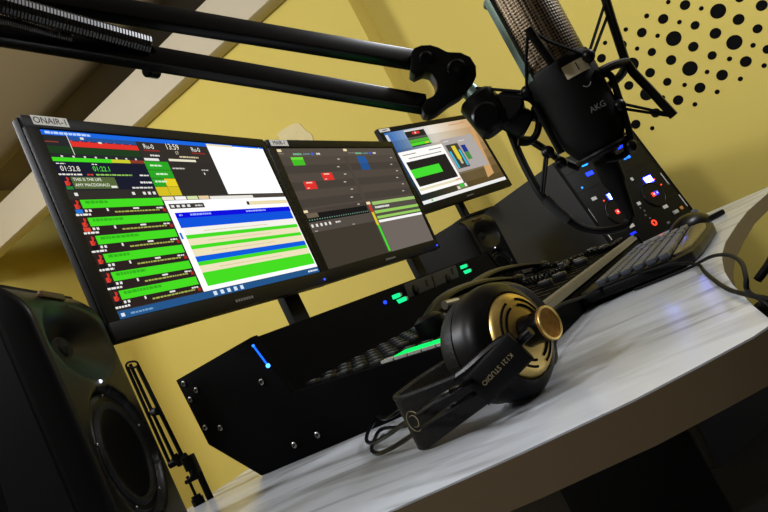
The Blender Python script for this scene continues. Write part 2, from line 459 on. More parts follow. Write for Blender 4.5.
    for i, (u, v) in enumerate(((.34, .178), (.35, .232), (.332, .28))): dashes(b, w, h, u, v, u+.05, .012, (215, 245, 205), T, seed=110+i)
    R(.426, .147, .652, .372, (50, 46, 42), 1)
    dashes(b, w, h, .433, .193, .49, .01, (205, 200, 190), T, seed=120); dashes(b, w, h, .57, .2, .605, .008, (205, 200, 190), T, seed=121)
    R(.575, .218, .58, .232, (240, 240, 240), 3)
    R(.655, .012, .996, .368, (252, 252, 252), 2, 1.15); R(.655, .006, .8, .022, (240, 226, 190), 3)
    R(.965, .006, .972, .016, (240, 240, 240), 3)
    R(.327, .372, 1, .4, (74, 68, 60), 1)
    for i in range(4): R(.33+i*.055, .376, .38+i*.055, .398, [(240, 232, 205), (246, 246, 244), (214, 226, 170), (232, 206, 160)][i], 3)
    R(.55, .38, .79, .4, (236, 234, 226), 3)
    # track list
    R(.333, .4, 1, .958, (250, 250, 248), 1, 1.1)
    R(.345, .422, .505, .453, (60, 56, 52), 3)
    for i in range(4): R(.352+i*.024, .43, .366+i*.024, .445, (235, 235, 230), 4)
    dashes(b, w, h, .46, .438, .495, .01, (220, 220, 215), T, L=4, seed=130)
    R(.735, .425, .75, .45, (40, 38, 36), 3); R(.752, .424, .995, .452, (236, 222, 178), 3)
    R(.355, .478, .994, .512, (16, 16, 224), 2); R(.355, .512, .99, .573, (18, 84, 222), 2)
    dashes(b, w, h, .37, .494, .385, .01, (160, 180, 255), T, seed=131); dashes(b, w, h, .42, .494, .52, .012, (160, 180, 255), T, seed=132); dashes(b, w, h, .71, .494, .83, .012, (160, 180, 255), T, seed=133)
    CR = (240, 228, 190)
    for v0, v1, c in ((.573, .618, (246, 244, 236)), (.618, .642, GR), (.642, .683, CR), (.683, .706, GR), (.706, .751, CR), (.751, .784, (16, 92, 224)), (.784, .808, GR), (.808, .85, CR), (.85, .932, GR)):
        R(.36, v0, .992, v1, c, 2)
    for i, v in enumerate((.6, .662, .728, .83)): dashes(b, w, h, .45, v, .8, .006, (214, 200, 160), T, seed=140+i)
    R(.337, .6, .346, .64, (20, 100, 220), 3)
    R(0, .96, 1, 1, (38, 86, 138), 2)
    R(.008, .973, .02, .99, (225, 235, 245), 3); dashes(b, w, h, .04, .982, .12, .01, (120, 160, 200), T, seed=150)
    for i in range(5): R(.37+i*.033, .968, .386+i*.033, .992, (214, 232, 250), 3)
    dashes(b, w, h, .92, .98, .99, .012, (225, 235, 245), T, seed=151)
def note(b, w, h, u, v, T):
    """small red music-note icon"""
    uvrect(b, w, h, u-.0085, v-.002, u+.0035, v+.022, (226, 66, 48), 3, 1, T)
    uvrect(b, w, h, u+.0005, v-.024, u+.0045, v+.01, (226, 66, 48), 3, 1, T)
    uvrect(b, w, h, u+.002, v-.022, u+.0085, v-.008, (190, 50, 40), 3, 1, T)
    uvrect(b, w, h, u-.002, v+.004, u+.0075, v+.016, (190, 50, 40), 4, 1, T)

def screen_jingles(b, w, h, T):
    R = lambda u0, v0, u1, v1, c, L=1, s=1.0: uvrect(b, w, h, u0, v0, u1, v1, c, L, s, T)
    R(0, 0, 1, 1, (78, 70, 62), 0)
    R(0, 0, 1, .075, (88, 80, 70))
    R(0, .008, .03, .03, (245, 225, 180), 3); R(.505, .006, .535, .028, (245, 225, 180), 3)
    dashes(b, w, h, .0, .045, .04, .008, (140, 130, 118), T, seed=1); dashes(b, w, h, .54, .045, .6, .008, (140, 130, 118), T, seed=2)
    for o in (.1, .6):
        dashes(b, w, h, o, .05, o+.06, .018, (120, 190, 150), T, seed=3); dashes(b, w, h, o+.07, .05, o+.12, .01, (120, 160, 170), T, seed=4)
        R(o+.13, .04, o+.15, .06, (60, 100, 220), 3); dashes(b, w, h, o+.17, .05, o+.2, .018, (220, 215, 205), T, seed=5)
    for i in range(7):
        y = .078+i*.071
        for o in (0, .512): R(o, y, o+.486, y+.064, [(82, 74, 65), (72, 65, 58)][i % 2])
        for k, o in enumerate((.42, .93)): R(o-.03*(i % 2), y+.02, o+.02-.03*(i % 2), y+.03, (190, 184, 172), 3)
    R(.072, .077, .157, .147, (70, 190, 40), 2); R(.072, .077, .157, .098, (110, 220, 60), 3)
    for u, v in ((.24, .222), (.085, .287)):
        R(u, v, u+.085, v+.067, (226, 52, 46), 2); R(u+.018, v+.006, u+.062, v+.017, (250, 200, 180), 3); R(u+.012, v+.052, u+.028, v+.06, (250, 200, 180), 3)
    R(.6, .08, .68, .147, (40, 92, 158), 2); R(.6, .15, .68, .215, (36, 84, 146), 2)
    R(0, .515, .5, .552, (66, 59, 52), 1); R(0, .52, .03, .54, (245, 225, 180), 3)
    R(0, .55, .49, .62, (28, 27, 26), 2); R(.01, .548, .09, .585, (110, 98, 80), 3)
    for i in range(26): R(.012+i*.0185, .598, .02+i*.0185, .607, (110, 150, 130), 3)
    R(0, .62, .49, .7, (84, 77, 70), 2)
    for i in range(5): R(.012+i*.032, .638, .026+i*.032, .662, (235, 232, 226), 3)
    dashes(b, w, h, .19, .65, .23, .014, (225, 222, 216), T, seed=6); R(.02, .69, .04, .698, (170, 160, 150), 3); R(.31, .69, .33, .698, (170, 160, 150), 3)
    R(0, .703, .5, 1, (64, 58, 48), 2)
    R(.5, .52, .535, .545, (245, 225, 180), 3)
    R(.508, .55, .53, .62, (200, 60, 40), 3); R(.508, .62, .53, .74, (220, 200, 50), 3); R(.512, .74, .53, .99, (70, 220, 50), 3)
    R(.535, .55, 1, 1, (112, 103, 97), 1)
    R(.55, .525, 1, .556, (160, 196, 110), 3); dashes(b, w, h, .56, .58, .7, .02, (235, 235, 230), T, seed=8, L=4)
    R(.535, .556, 1, .7, (84, 78, 70), 2)
    R(.54, .61, 1, .637, (152, 206, 96), 3); R(.54, .663, 1, .687, (152, 206, 96), 3); R(.54, .7, 1, .724, (248, 248, 246), 3)

def screen_editor(b, w, h, T):
    R = lambda u0, v0, u1, v1, c, L=1, s=1.0: uvrect(b, w, h, u0, v0, u1, v1, c, L, s, T)
    # desktop picture: cool at the left, warm at the right, built of narrow strips
    n = 28
    for i in range(n):
        t = i/(n-1)
        for j in range(8):
            q = j/7
            def mixc(a, c, f): return tuple(a[k]+(c[k]-a[k])*f for k in range(3))
            top = mixc((60, 110, 180), (236, 228, 214), min(1, t*2.2)) if t < .5 else mixc((236, 228, 214), (206, 164, 112), (t-.5)*2)
            bot = mixc((34, 40, 40), (92, 76, 44), min(1, t*1.6))
            c = mixc(top, bot, min(1, q*1.05))
            R(i/n, j/8, (i+1)/n, (j+1)/8, tuple(int(x) for x in c), 0)
    b.add([((.93-.5)*w, -.0002, .36*h), ((.97-.5)*w, -.0002, .36*h), ((.9-.5)*w, -.0002, -.36*h), ((.8-.5)*w, -.0002, -.4*h)], [(0, 1, 2, 3)], em((208, 160, 104)), T)
    R(.7, .04, .84, .055, (206, 150, 110), 2); R(.85, .03, .9, .05, (206, 150, 110), 2)
    R(.004, .03, .03, .12, (210, 214, 216), 2)
    R(.2, .012, .41, .255, (44, 40, 36), 2); R(.2, .012, .41, .035, (226, 220, 210), 3); R(.27, .05, .35, .085, (226, 58, 44), 3); R(.3, .052, .31, .08, (245, 240, 235), 4)
    R(.2, .12, .41, .15, (90, 90, 80), 3); R(.2, .155, .41, .195, (84, 180, 54), 3); R(.2, .2, .41, .24, (84, 220, 44), 3); R(.35, .215, .39, .235, (220, 200, 60), 4)
    R(.03, .288, .508, .872, (246, 244, 240), 2, 1.1); dashes(b, w, h, .06, .335, .2, .012, (60, 56, 52), T, seed=1); dashes(b, w, h, .34, .335, .48, .012, (60, 56, 52), T, seed=2)
    dashes(b, w, h, .1, .39, .46, .014, (120, 112, 100), T, seed=3)
    R(.055, .432, .485, .775, (40, 36, 32), 3); R(.055, .54, .362, .658, (70, 222, 50), 4)
    R(.04, .8, .5, .83, (232, 222, 190), 3); R(.44, .8, .5, .812, (220, 120, 90), 4)
    R(.51, .232, .9, .725, (176, 168, 164), 2); dashes(b, w, h, .53, .27, .6, .012, (230, 228, 224), T, seed=4); dashes(b, w, h, .7, .3, .78, .012, (230, 228, 224), T, seed=5)
    R(.535, .322, .68, .68, (70, 66, 60), 3); R(.54, .42, .56, .67, (60, 190, 220), 4); R(.59, .35, .635, .55, (226, 206, 60), 4); R(.6, .55, .625, .62, (210, 200, 150), 4); R(.65, .42, .67, .66, (60, 190, 220), 4)
    R(.7, .365, .755, .47, (36, 56, 140), 3); R(.7, .47, .755, .585, (74, 140, 70), 3)
    R(.41, .87, .53, .96, (120, 110, 84), 2); R(.45, .88, .49, .93, (60, 200, 60), 3); R(.5, .885, .525, .93, (238, 238, 230), 3); R(.41, .9, .44, .94, (220, 218, 205), 3)
    R(0, .955, 1, 1, (240, 240, 238), 3); R(.09, .965, .11, .985, (60, 200, 80), 4)

def n_of(yaw): return (math.cos(yaw), -math.sin(yaw))
def desk_stand(yc):
    def f(root, T, w, h):
        c = T.translation
        b = MB(); b.box((-.797, yc, -.005+.06), (.018, .052, .3), M['matte'], bev=.004); b.build('stand_pole', root)
        b = MB(); b.box((-.78, (yc+c.y)/2, c.z-.02), (.024, abs(yc-c.y)+.06, .04), M['matte'], bev=.004); 
        b.build('stand_arm', root)
        b = MB(); b.box((-.782, yc, DZ+.0045), (.10, .2, .008), M['matte'], bev=.003); b.build('stand_base', root)
    return f
def box_stand(root, T, w, h):
    c = T.translation; back = T.to_3x3() @ V((0, 1, 0)); rt = T.to_3x3() @ V((1, 0, 0))
    p = c+back*.06
    b = MB(); b.cyl((p.x, p.y, BOXTOP+.004), (p.x, p.y, c.z-.05), .019, M['black'], bev=.002); b.build('stand_pole', root)
    b = MB(); F = frame((p.x, p.y, BOXTOP), rt, back, (0, 0, 1))
    b.box((0, 0, .0078), (.21, .15, .014), M['black'], F, bev=.006, seg=3); b.build('stand_base', root)
BOXTOP = .268
monitor('large monitor nearest the black speaker, showing playout list with green and blue rows', (-.717, .837, .316), n_of(math.radians(-3.1)), math.radians(1.5), 1.0,
        screen_playout, (.0235, .0205, .015, .0285), (-.262, -.205, .1595, .0145, 'ONAIR-1'), (.262, -.157), desk_stand(1.05))
monitor('middle monitor with dark grey cart grid and two red tiles on screen', (-.729, 1.404, .319), n_of(math.radians(2.4)), math.radians(3.2), 1.0,
        screen_jingles, (.0235, .0215, .0155, .0285), (-.268, -.208, .158, .0145, 'MAIR-1'), (.262, -.157), desk_stand(1.64))
monitor('farthest monitor behind the studio microphone, showing a green waveform editor', (-.877, 2.536, .533), n_of(math.radians(17)), math.radians(-2.8), 1.13,
        screen_editor, (.026, .022, .018, .034), (-.305, -.245, .178, .014, ''), None, box_stand)

# ------------------------------------------------------------------ broadcast console
CY0, CY1 = .690, 1.655
cons = thing('mixing_console', 'long black broadcast mixing console with screwed end panel and lit green buttons', 'mixing console', (-.5, 1.17, DZ))
prof = [(-.763,.079),(-.601,.079),(-.591,.028),(-.583,-.014),(-.252,-.056),(-.246,-.060),(-.246,-.094),(-.689,-.094),(-.757,-.024)]
b = MB(); b.prism(prof, CY0, CY1, M['console'], axis='y', bev=.0015); b.build('body', cons)
def endp(y0, y1):
    b = MB(); b.prism([(-.765,.081),(-.599,.081),(-.587,.028),(-.5795,-.010),(-.252,-.0515),(-.242,-.057),(-.242,-.0945),(-.689,-.0945),(-.7585,-.024)], y0, y1, M['console'], axis='y', bev=.001)
    return b.build('end_panel', cons)
ep = endp(.677, CY0); endp(CY1, CY1+.013)
for x, z in ((-.753,.071),(-.754,.046),(-.735,.054),(-.75,0),(-.722,-.01),(-.611,-.074),(-.568,-.074),(-.616,.021)):
    b = MB(); T = frame((x, .677, z), (1, 0, 0), (0, 0, 1), (0, -1, 0))
    b.lathe([(.0042, 0), (.0042, .001), (.0032, .0018)], M['steel'], T, 16); b.lathe([(.0022, .0016), (.0022, .0019)], M['matte'], T, 6)
    b.build('screw', ep)['label'] = 'bright round screw head'
b = MB(); b.tube([(-.601,.6755,.069),(-.5925,.6755,.036)], .0013, em((20, 90, 255), 2.2)); b.ball((-.5925,.6755,.036), .003, em((70, 150, 255), 4)); b.ball((-.601,.6755,.069), .002, em((40, 110, 255), 3))
b.build('light_strip', cons)['label'] = 'thin blue light strip'
def surf(x): return -.014+(x+.583)*(-.042/.331)
SN = V((.042, 0, .331)).normalized()
def SF(x, y): return frame((x, y, surf(x)), (.331, 0, -.042), (0, 1, 0), SN)
CT = ROOTS[cons.name]['frame']
# channel buttons
b = MB(); b.box((0, 0, .0045), (.017, .017, .009), M['key'], SF(-.56, .72), bev=.0022); b.box((0, 0, .0092), (.009, .003, .0004), M['print_'], SF(-.56, .72))
btn = b.build('button', cons)
base = V((-.56, .72, surf(-.56)))
for j in range(12):
    for i in range(8):
        x = -.56+i*.0265; y = .706+j*.040
        if (j == 0 and i in (5, 6, 7)) or (i == 0 and j == 0): continue
        if y > .78 and x > -.46: continue
        dup_part(btn, cons, V((x, y, surf(x)))-base)
btn.location = V((-.56, .706, surf(-.56)))-base
for i, (x, c, s) in enumerate(((-.432, None, 0), (-.412, (20, 255, 110), 1.0), (-.392, (20, 255, 110), 1.2), (-.372, (20, 255, 110), 1.2), (-.352, (20, 255, 110), 1.2))):
    for k, y in enumerate((.699, .7165)):
        if c is None and k: continue
        b = MB(); T = SF(x, y)
        b.box((0, 0, .004), (.0185, .016, .008), M['clear'], T, bev=.001)
        if c: b.box((0, 0, .0082), (.0168, .0145, .002), em(c, s), T)
        b.build('lit_button', cons)['label'] = 'green lit key' if c else 'clear key, unlit'
# channel plates and faders towards the front
for j in range(14):
    y = .82+j*.058
    b = MB(); T = SF(-.335, y); b.box((0, 0, .0006), (.105, .007, .0012), M['gloss'], T); b.build('fader_slot', cons)
    b = MB(); T = SF(-.335+.035*math.sin(j*1.7), y); b.box((0, 0, .008), (.024, .012, .012), M['key'], T, bev=.003); b.box((0, 0, .0142), (.0016, .0125, .0006), M['print_'], T); b.build('fader_knob', cons)
b = MB(); b.box((-.2555, 1.16, -.0535), (.013, .955, .008), M['rail'], bev=.0015); b.box((-.2475, 1.16, -.060), (.003, .955, .010), M['rail'])
b.build('front_rail', cons)['label'] = 'champagne metal front rail'
# bridge face: lamps, plate, sockets
BF = frame((-.596, 0, .0535), (0, 1, 0), (-.98, 0, .19), (.19, 0, .98))   # x along the bridge, y into it, z up the face
for y, zz, w in ((1.083, .006, .024), (1.098, -.005, .034), (1.445, .012, .03), (1.457, -.002, .036)):
    b = MB(); b.box((y, -.002, zz), (w, .006, .008), em((30, 245, 150), 1.1), BF, bev=.001); b.box((y+w/2+.004, -.0015, zz), (.008, .005, .006), M['clear'], BF)
    b.build('indicator_lamp', cons)['label'] = 'green lit indicator window'
b = MB(); b.ball((1.037, -.001, .003), .0035, em((30, 60, 255), 2.5), BF); b.build('power_light', cons)['label'] = 'small blue light'
b = MB(); b.box((1.265, -.001, .0), (.27, .003, .044), M['dplate'], BF, bev=.001)
for y, zz in ((1.165, .004), (1.335, 0)):
    b.lathe([(.011, 0), (.011, .003), (.008, .004)], M['gloss'], BF @ frame((y, -.002, zz), (1, 0, 0), (0, 0, 1), (0, -1, 0)), 20)
for y, zz in ((1.225, .008), (1.26, .012), (1.26, -.004), (1.37, .012)): b.box((y, -.0028, zz), (.006, .002, .014), M['gloss'], BF)
b.build('socket_plate', cons)

# ------------------------------------------------------------------ telephone handsets, cords and pen on the console
def handset(label, pts, rr, cord, turns):
    o = thing('telephone_handset', label, 'telephone', pts[0], 'handsets on the console')
    b = MB(); b.tube(pts, rr, M['gloss'], n=14, sub=6, flat=((0, 0, 1), .5)); 
    b.build('grip', o)
    for p in (pts[0], pts[-1]):
        b = MB(); q = p[2]-surf(p[0])-.0045; b.lathe([(.004, -q), (.02, -q), (.023, -q*.6), (.021, 0), (.012, .006)], M['semig'], Matrix.Translation(V(p)), 24); b.build('earpiece', o)
    b = MB(); b.helix(cord, .0052, .0021, turns, M['semig']); b.build('coiled_cord', o)
handset('black telephone handset nearest the console bridge, coiled cord reaching the rail end', [(-.45,1.02,-.002),(-.45,1.10,.012),(-.45,1.2,.016),(-.45,1.308,.010),(-.45,1.42,0),(-.45,1.52,-.012)], [.012,.015,.016,.015,.012,.008],
        [(-.44,1.52,-.02),(-.42,1.49,-.024),(-.37,1.45,-.033),(-.32,1.43,-.036),(-.287,1.50,-.046),(-.272,1.60,-.046)], 46)
handset('black telephone handset lying beside the headphones, in front of its twin', [(-.41,.80,-.004),(-.41,.87,.011),(-.41,.95,.012),(-.41,1.03,.007),(-.41,1.12,-.003),(-.41,1.19,-.012)], [.012,.015,.016,.015,.012,.008],
        [(-.40,1.19,-.024),(-.37,1.16,-.028),(-.34,1.15,-.031),(-.32,1.20,-.036),(-.34,1.32,-.034),(-.36,1.40,-.033)], 34)
b = MB(); b.tube([(-0.3700,0.7881,0.0020), (-0.3500,0.8564,-0.0099)], .0055, M['semig'], n=12); pen_o = b.build('marker_pen')
b = MB(); b.tube([(-0.3710,0.7851,0.0020), (-0.3640,0.8100,-0.0016)], .0062, M['steel'], n=12)
tag(pen_o, 'dark marker pen with silver cap lying on the console behind the headphones', 'pen')
o = b.build('cap', pen_o); o['label'] = 'silver cap'

# ------------------------------------------------------------------ headphones
hp = thing('headphones', 'black studio headphones with gold vented earcup lying on the desk front', 'headphones', (-.25, .49, DZ))
AX = V((.955, -.295, .0)).normalized()      # outward axis of the near cup
C1 = V((-.186, .492, -.046)); 
T1 = axis_frame(C1, AX, (0, 0, 1))
b = MB(); b.lathe([(.0, -.052), (.030, -.052), (.041, -.048), (.046, -.038), (.046, -.030), (.040, -.026), (.0, -.026)], M['leather'], T1, 48); b.build('ear_cushion', hp)
b = MB(); b.lathe([(.036, -.03), (.0475, -.027), (.0485, -.016), (.0475, -.008), (.043, -.002), (.0365, .001), (.034, -.001), (.0, -.001)], M['semig'], T1, 56); b.build('ear_cup', hp)
b = MB(); b.lathe([(.0345, -.003), (.0345, .0015), (.0325, .0045), (.027, .0070), (.015, .0082), (.0, .0084)], M['gold'], T1, 56)
for q in range(4):
    a = q*PI/2+PI/4
    for R_, z in ((.0275, .0072), (.0225, .0082)): b.torus(R_, .0011, M['ink'], T1 @ Matrix.Translation((0, 0, z-.0003)), n=14, k=6, a0=a-.55, a1=a+.55)
o = b.build('vented_cap', hp); o['label'] = 'gold cap with curved slots'
b = MB(); b.lathe([(.013, .004), (.0125, .012), (.0118, .022), (.0135, .027), (.0135, .030)], M['gloss'], T1, 36); kn = b.build('hub', hp)
b = MB(); b.lathe([(.0135, .0285), (.0138, .030), (.0125, .0312), (.011, .0305), (.0, .0302)], M['bronze'], T1, 36)
b.torus(.0127, .0010, M['gold'], T1 @ Matrix.Translation((0, 0, .0308)), n=36, k=8); o = b.build('hub_cap', kn); o['label'] = 'worn bronze disc'
# far cup, close behind
AX2 = V((-.80, .60, .0)).normalized(); C2 = V((-.238, .562, -.046)); T2 = axis_frame(C2, AX2, (0, 0, 1))
b = MB(); b.lathe([(.0, -.046), (.030, -.046), (.041, -.042), (.046, -.034), (.046, -.028), (.040, -.024), (.0, -.024)], M['leather'], T2, 48); b.build('ear_cushion', hp)
b = MB(); b.lathe([(.036, -.028), (.0475, -.025), (.0485, -.014), (.0475, -.008), (.043, -.002), (.0365, .001), (.034, -.001), (.0, -.001)], M['semig'], T2, 56); b.build('ear_cup', hp)
b = MB(); b.lathe([(.0345, -.003), (.0345, .0015), (.0325, .0045), (.027, .0070), (.0, .0084)], M['gold'], T2, 48); b.build('vented_cap', hp)
# leather band on edge: near limb, bend, far limb
def strap(path, z0, z1, th, m):
    P = smooth_path([V((p[0], p[1], 0)) for p in path], 8); n = len(P); b = MB(); vs, fs = [], []
    Z0 = [z0[0]+(z0[1]-z0[0])*i/(n-1) if not callable(z0) else z0(i/(n-1)) for i in range(n)]
    Z1 = [z1[0]+(z1[1]-z1[0])*i/(n-1) if not callable(z1) else z1(i/(n-1)) for i in range(n)]
    for i, p in enumerate(P):
        t = P[min(i+1, n-1)]-P[max(i-1, 0)]; nn = V((-t.y, t.x, 0)).normalized()
        for s_ in (-.5, .5):
            for z in (Z0[i], Z1[i]): vs.append((p.x+nn.x*th*s_, p.y+nn.y*th*s_, z))
    for i in range(n-1):
        a, c = i*4, (i+1)*4
        fs += [(a, c, c+1, a+1), (a+2, a+3, c+3, c+2), (a+1, c+1, c+3, a+3), (a, a+2, c+2, c)]
    fs += [(0, 1, 3, 2), ((n-1)*4, (n-1)*4+2, (n-1)*4+3, (n-1)*4+1)]
    b.add(vs, fs, m); return b
band = [(-.216,.452),(-.245,.4475),(-.272,.449),(-.291,.456),(-.3005,.470),(-.3005,.488),(-.298,.51),(-.290,.54),(-.268,.573)]
b = strap(band, lambda t: DZ+.0015+max(0, .3-t)*.05, lambda t: DZ+.0435+.006*t, .0035, M['leather'])
# raised rim and embossed mark on the band
P = smooth_path([V((p[0], p[1], 0)) for p in band], 8)
b.tube([(p.x, p.y, DZ+.0435+.006*i/(len(P)-1)) for i, p in enumerate(P)], .0024, M['leather'])
hb = b.build('headband', hp)
b = MB()
EF = frame((-.2845, .4495, DZ+.026), (-.80, -.28, 0), (0, 0, 1), (.28, -.80, 0)); EF = frame((-.283, .4505, DZ+.025), V((.93, -.36, 0)), (0, 0, 1), V((-.36, -.93, 0)))
b.torus(.0085, .0006, M['goldprint'], EF, n=24, k=5, a0=.6, a1=5.6); b.torus(.005, .0006, M['goldprint'], EF, n=20, k=5, a0=-2.2, a1=2.2)
b.build('embossed_mark', hb)
# wire bows outside the band
bow1 = [(-0.2157,0.4476,-0.0576), (-0.2141,0.3981,-0.0530), (-0.2612,0.4379,-0.0620), (-0.3118,0.4759,-0.0730), (-0.3508,0.5014,-0.0810), (-0.3913,0.5349,-0.0870), (-0.4232,0.5721,-0.0880), (-0.4489,0.6193,-0.0860), (-0.4601,0.6628,-0.0820), (-.395,.59,-.078), (-.335,.605,-.066), (-.262,.592,-.055)]
bow2 = [(-0.2131,0.4467,-0.0665), (-0.2280,0.4218,-0.0660), (-0.2658,0.4430,-0.0740), (-0.3050,0.4651,-0.0830), (-0.3379,0.4819,-0.0890), (-0.3644,0.4993,-0.0920), (-0.3896,0.5276,-0.0920), (-0.4109,0.5664,-0.0910), (-0.4293,0.6152,-0.0900), (-.365,.57,-.09), (-.315,.585,-.086), (-.258,.585,-.08)]
for bw in (bow1, bow2):
    b = MB(); b.tube(bw, .0021, M['gloss'], n=10, sub=6); b.build('wire_bow', hp)
# arm plate with print and rail
A0, A1 = V((-0.1721,0.4481,-0.0488)), V((-0.2163,0.4380,-0.0657))
xdir = (A1-A0).normalized(); fdir = (V((0, 0, 0))-(A0+A1)/2).normalized(); fdir = (fdir+V((.25, 0, .15))).normalized(); fdir = (fdir-xdir*fdir.dot(xdir)).normalized()
PF = frame((A0+A1)/2, xdir, fdir.cross(xdir), fdir); PL = (A1-A0).length
b = MB(); b.box((0, 0, 0), (PL, .025, .007), M['semig'], PF, bev=.002); b.box((0, 0, .001), (PL, .0262, .002), M['gloss'], PF, bev=.0008)
pl = b.build('arm_plate', hp)
b = MB(); b.text('K121 STUDIO', .0052, M['goldprint'], PF @ Matrix.Translation((.000, 0, .0037)), 'CENTER'); b.build('arm_print', pl)
b = MB(); b.tube([(-0.1757,0.4499,-0.0421), (-0.1864,0.4487,-0.0421), (-0.2012,0.4481,-0.0456), (-0.2175,0.4491,-0.0500), (-0.2366,0.4507,-0.0530)], [.0045, .005, .0048, .0045, .003], M['gloss'], n=10, sub=5); b.build('slider_rail', hp)
b = MB(); b.cyl((-0.1778,0.4540,-0.0480), (-0.1621,0.4527,-0.0431), .0035, M['gloss']); b.build('pivot', hp)

# headphone and keyboard leads on the desk, swinging over the desk edge
b = MB(); b.tube([(-.20,.545,-.084), (-.215,.63,-.0925), (-.232,.74,-.06), (-.224,.87,-.070), (-.206,.925,-.0715), (-.175,.925,-.0755), (-.14,.913,-.079), (-.11,.905,-.083), (-.085,.88,-.0925), (-.075,.80,-.093), (-.062,.70,-.0925), (-.0465,.60,-.092), (-.030,.53,-.0915), (-.012,.49,-.099), (.002,.47,-.13), (.01,.455,-.20), (.012,.45,-.30)], .0020, M['matte'], n=8, sub=6)
tag(b.build('headphone_cable'), 'straight black lead running along the keyboard end to the desk edge', 'cable', None)
b = MB(); b.tube([(-.17,.905,-.0922), (-.13,.89,-.0925), (-.095,.875,-.092), (-0.0781,0.8483,-0.0880), (-0.0557,0.7540,-0.0780), (-0.0371,0.6521,-0.0720), (-0.0270,0.5716,-0.0720), (-0.0271,0.5307,-0.0780), (-0.0303,0.5278,-0.0880), (-.021,.505,-.1), (-.012,.485,-.14), (-.008,.475,-.22), (-.006,.47,-.30)], .0019, M['matte'], n=8, sub=6)
tag(b.build('keyboard_cable'), 'looped black lead arching above the desk edge beside the keyboard', 'cable', None)

# ------------------------------------------------------------------ computer keyboard, mouse, stick
kb = thing('computer_keyboard', 'grey keyed computer keyboard with palm rest on the desk before the console rail', 'keyboard', (-.15, 1.15, DZ))
ky0, ky1 = .918, 1.40
KF = frame((-.222, ky0, DZ+.0245), (.999, 0, -.045), (0, 1, 0), (.045, 0, .999))   # x toward the operator, y along the keyboard
b = MB()
outl = [(-.0205,0),(.118,0),(.134,.02),(.142,.07),(.150,.18),(.156,.30),(.152,.40),(.142,.455),(.118,.482),(-.0205,.482)]
b.prism(outl, -.0165, -.003, M['black'], KF, bev=.003); 
b.prism([(-.019, .001), (.105, .001), (.105, .481), (-.019, .481)], -.004, .0, M['black'], KF, bev=.001)
b.box((.0, .06, -.0195), (.03, .04, .007), M['black'], KF); b.box((.0, .42, -.0195), (.03, .04, .007), M['black'], KF); b.build('case', kb)
b = MB(); rest = [(.109,.03),(.120,.03),(.131,.07),(.139,.18),(.145,.30),(.141,.40),(.131,.45),(.109,.474)]
b.prism(rest, -.006, .001, M['kbrest'], KF, bev=.002); o = b.build('palm_rest', kb); o['label'] = 'glossy palm rest, wall reflection painted in brown'
b = MB(); b.box((0, 0, .004), (.0135, .0150, .008), M['kbkey'], KF @ Matrix.Translation((.012, .02, 0)), bev=.002); key0 = b.build('key', kb)
kbase = (KF @ V((.012, .02, 0)))
cnt = 0
for r in range(6):
    for c in range(24):
        if c in (15, 19) or (r == 5 and c in (3, 4, 5, 6, 7)): continue
        if cnt > 88: break
        if (r, c) == (0, 0): continue
        dup_part(key0, kb, (KF @ V((.012+r*.0178, .02+c*.0192, 0)))-kbase); cnt += 1
b = MB()
for r in range(6):
    for c in range(24):
        if c in (15, 19) or (r == 5 and c in (3, 4, 5, 6, 7)): continue
        k = r*24+c
        pass
rest_keys = []
n2 = 0
for r in range(6):
    for c in range(24):
        if c in (15, 19) or (r == 5 and c in (3, 4, 5, 6, 7)) or (r, c) == (0, 0): continue
        n2 += 1
        if n2 > cnt: b.box((.012+r*.0178, .02+c*.0192, .004), (.0135, .0150, .008), M['kbkey'], KF, bev=.002)
b.box((.012+5*.0178, .02+5*.0192, .004), (.0145, .0192*5-.004, .008), M['kbkey'], KF, bev=.002)
o = b.build('key_rows', kb); o['kind'] = 'stuff'

mo = thing('computer_mouse', 'glossy black computer mouse at the far end of the keyboard', 'mouse', (-.14, 1.60, DZ))
MF = frame((-.128, 1.575, DZ), V((.72, .69, 0)), V((-.69, .72, 0)), (0, 0, 1))
b = MB(); bb = bmesh.new(); bmesh.ops.create_uvsphere(bb, u_segments=32, v_segments=16, radius=1)
for v in bb.verts:
    x, y, z = v.co
    v.co = V((x*.058, y*.032*(1-.12*x), (max(z, -.15)*.034*(1-.22*x*x)+.005)))
b.merge(bb, M['gloss'], MF); b.build('shell', mo)
b = MB(); T = MF @ Matrix.Translation((.03, 0, .032)) @ Matrix.Rotation(PI/2, 4, 'X'); b.lathe([(.008, -.003), (.009, 0), (.008, .003)], M['grey'], T, 20); b.build('scroll_wheel', mo)
us = thing('memory_stick', 'small clear capped memory stick lying beside the black mouse', 'memory stick', (-.07, 1.56, DZ))
UF = frame((-.083, 1.60, DZ+.007), V((.80, .6, 0)), V((-.6, .8, 0)), (0, 0, 1))
b = MB(); b.box((0, 0, 0), (.06, .022, .013), M['gloss'], UF, bev=.005, seg=3); b.build('body', us)
b = MB(); b.box((.003, 0, .0056), (.044, .012, .003), M['clear'], UF, bev=.0012); o = b.build('window', us); o['label'] = 'clear window'

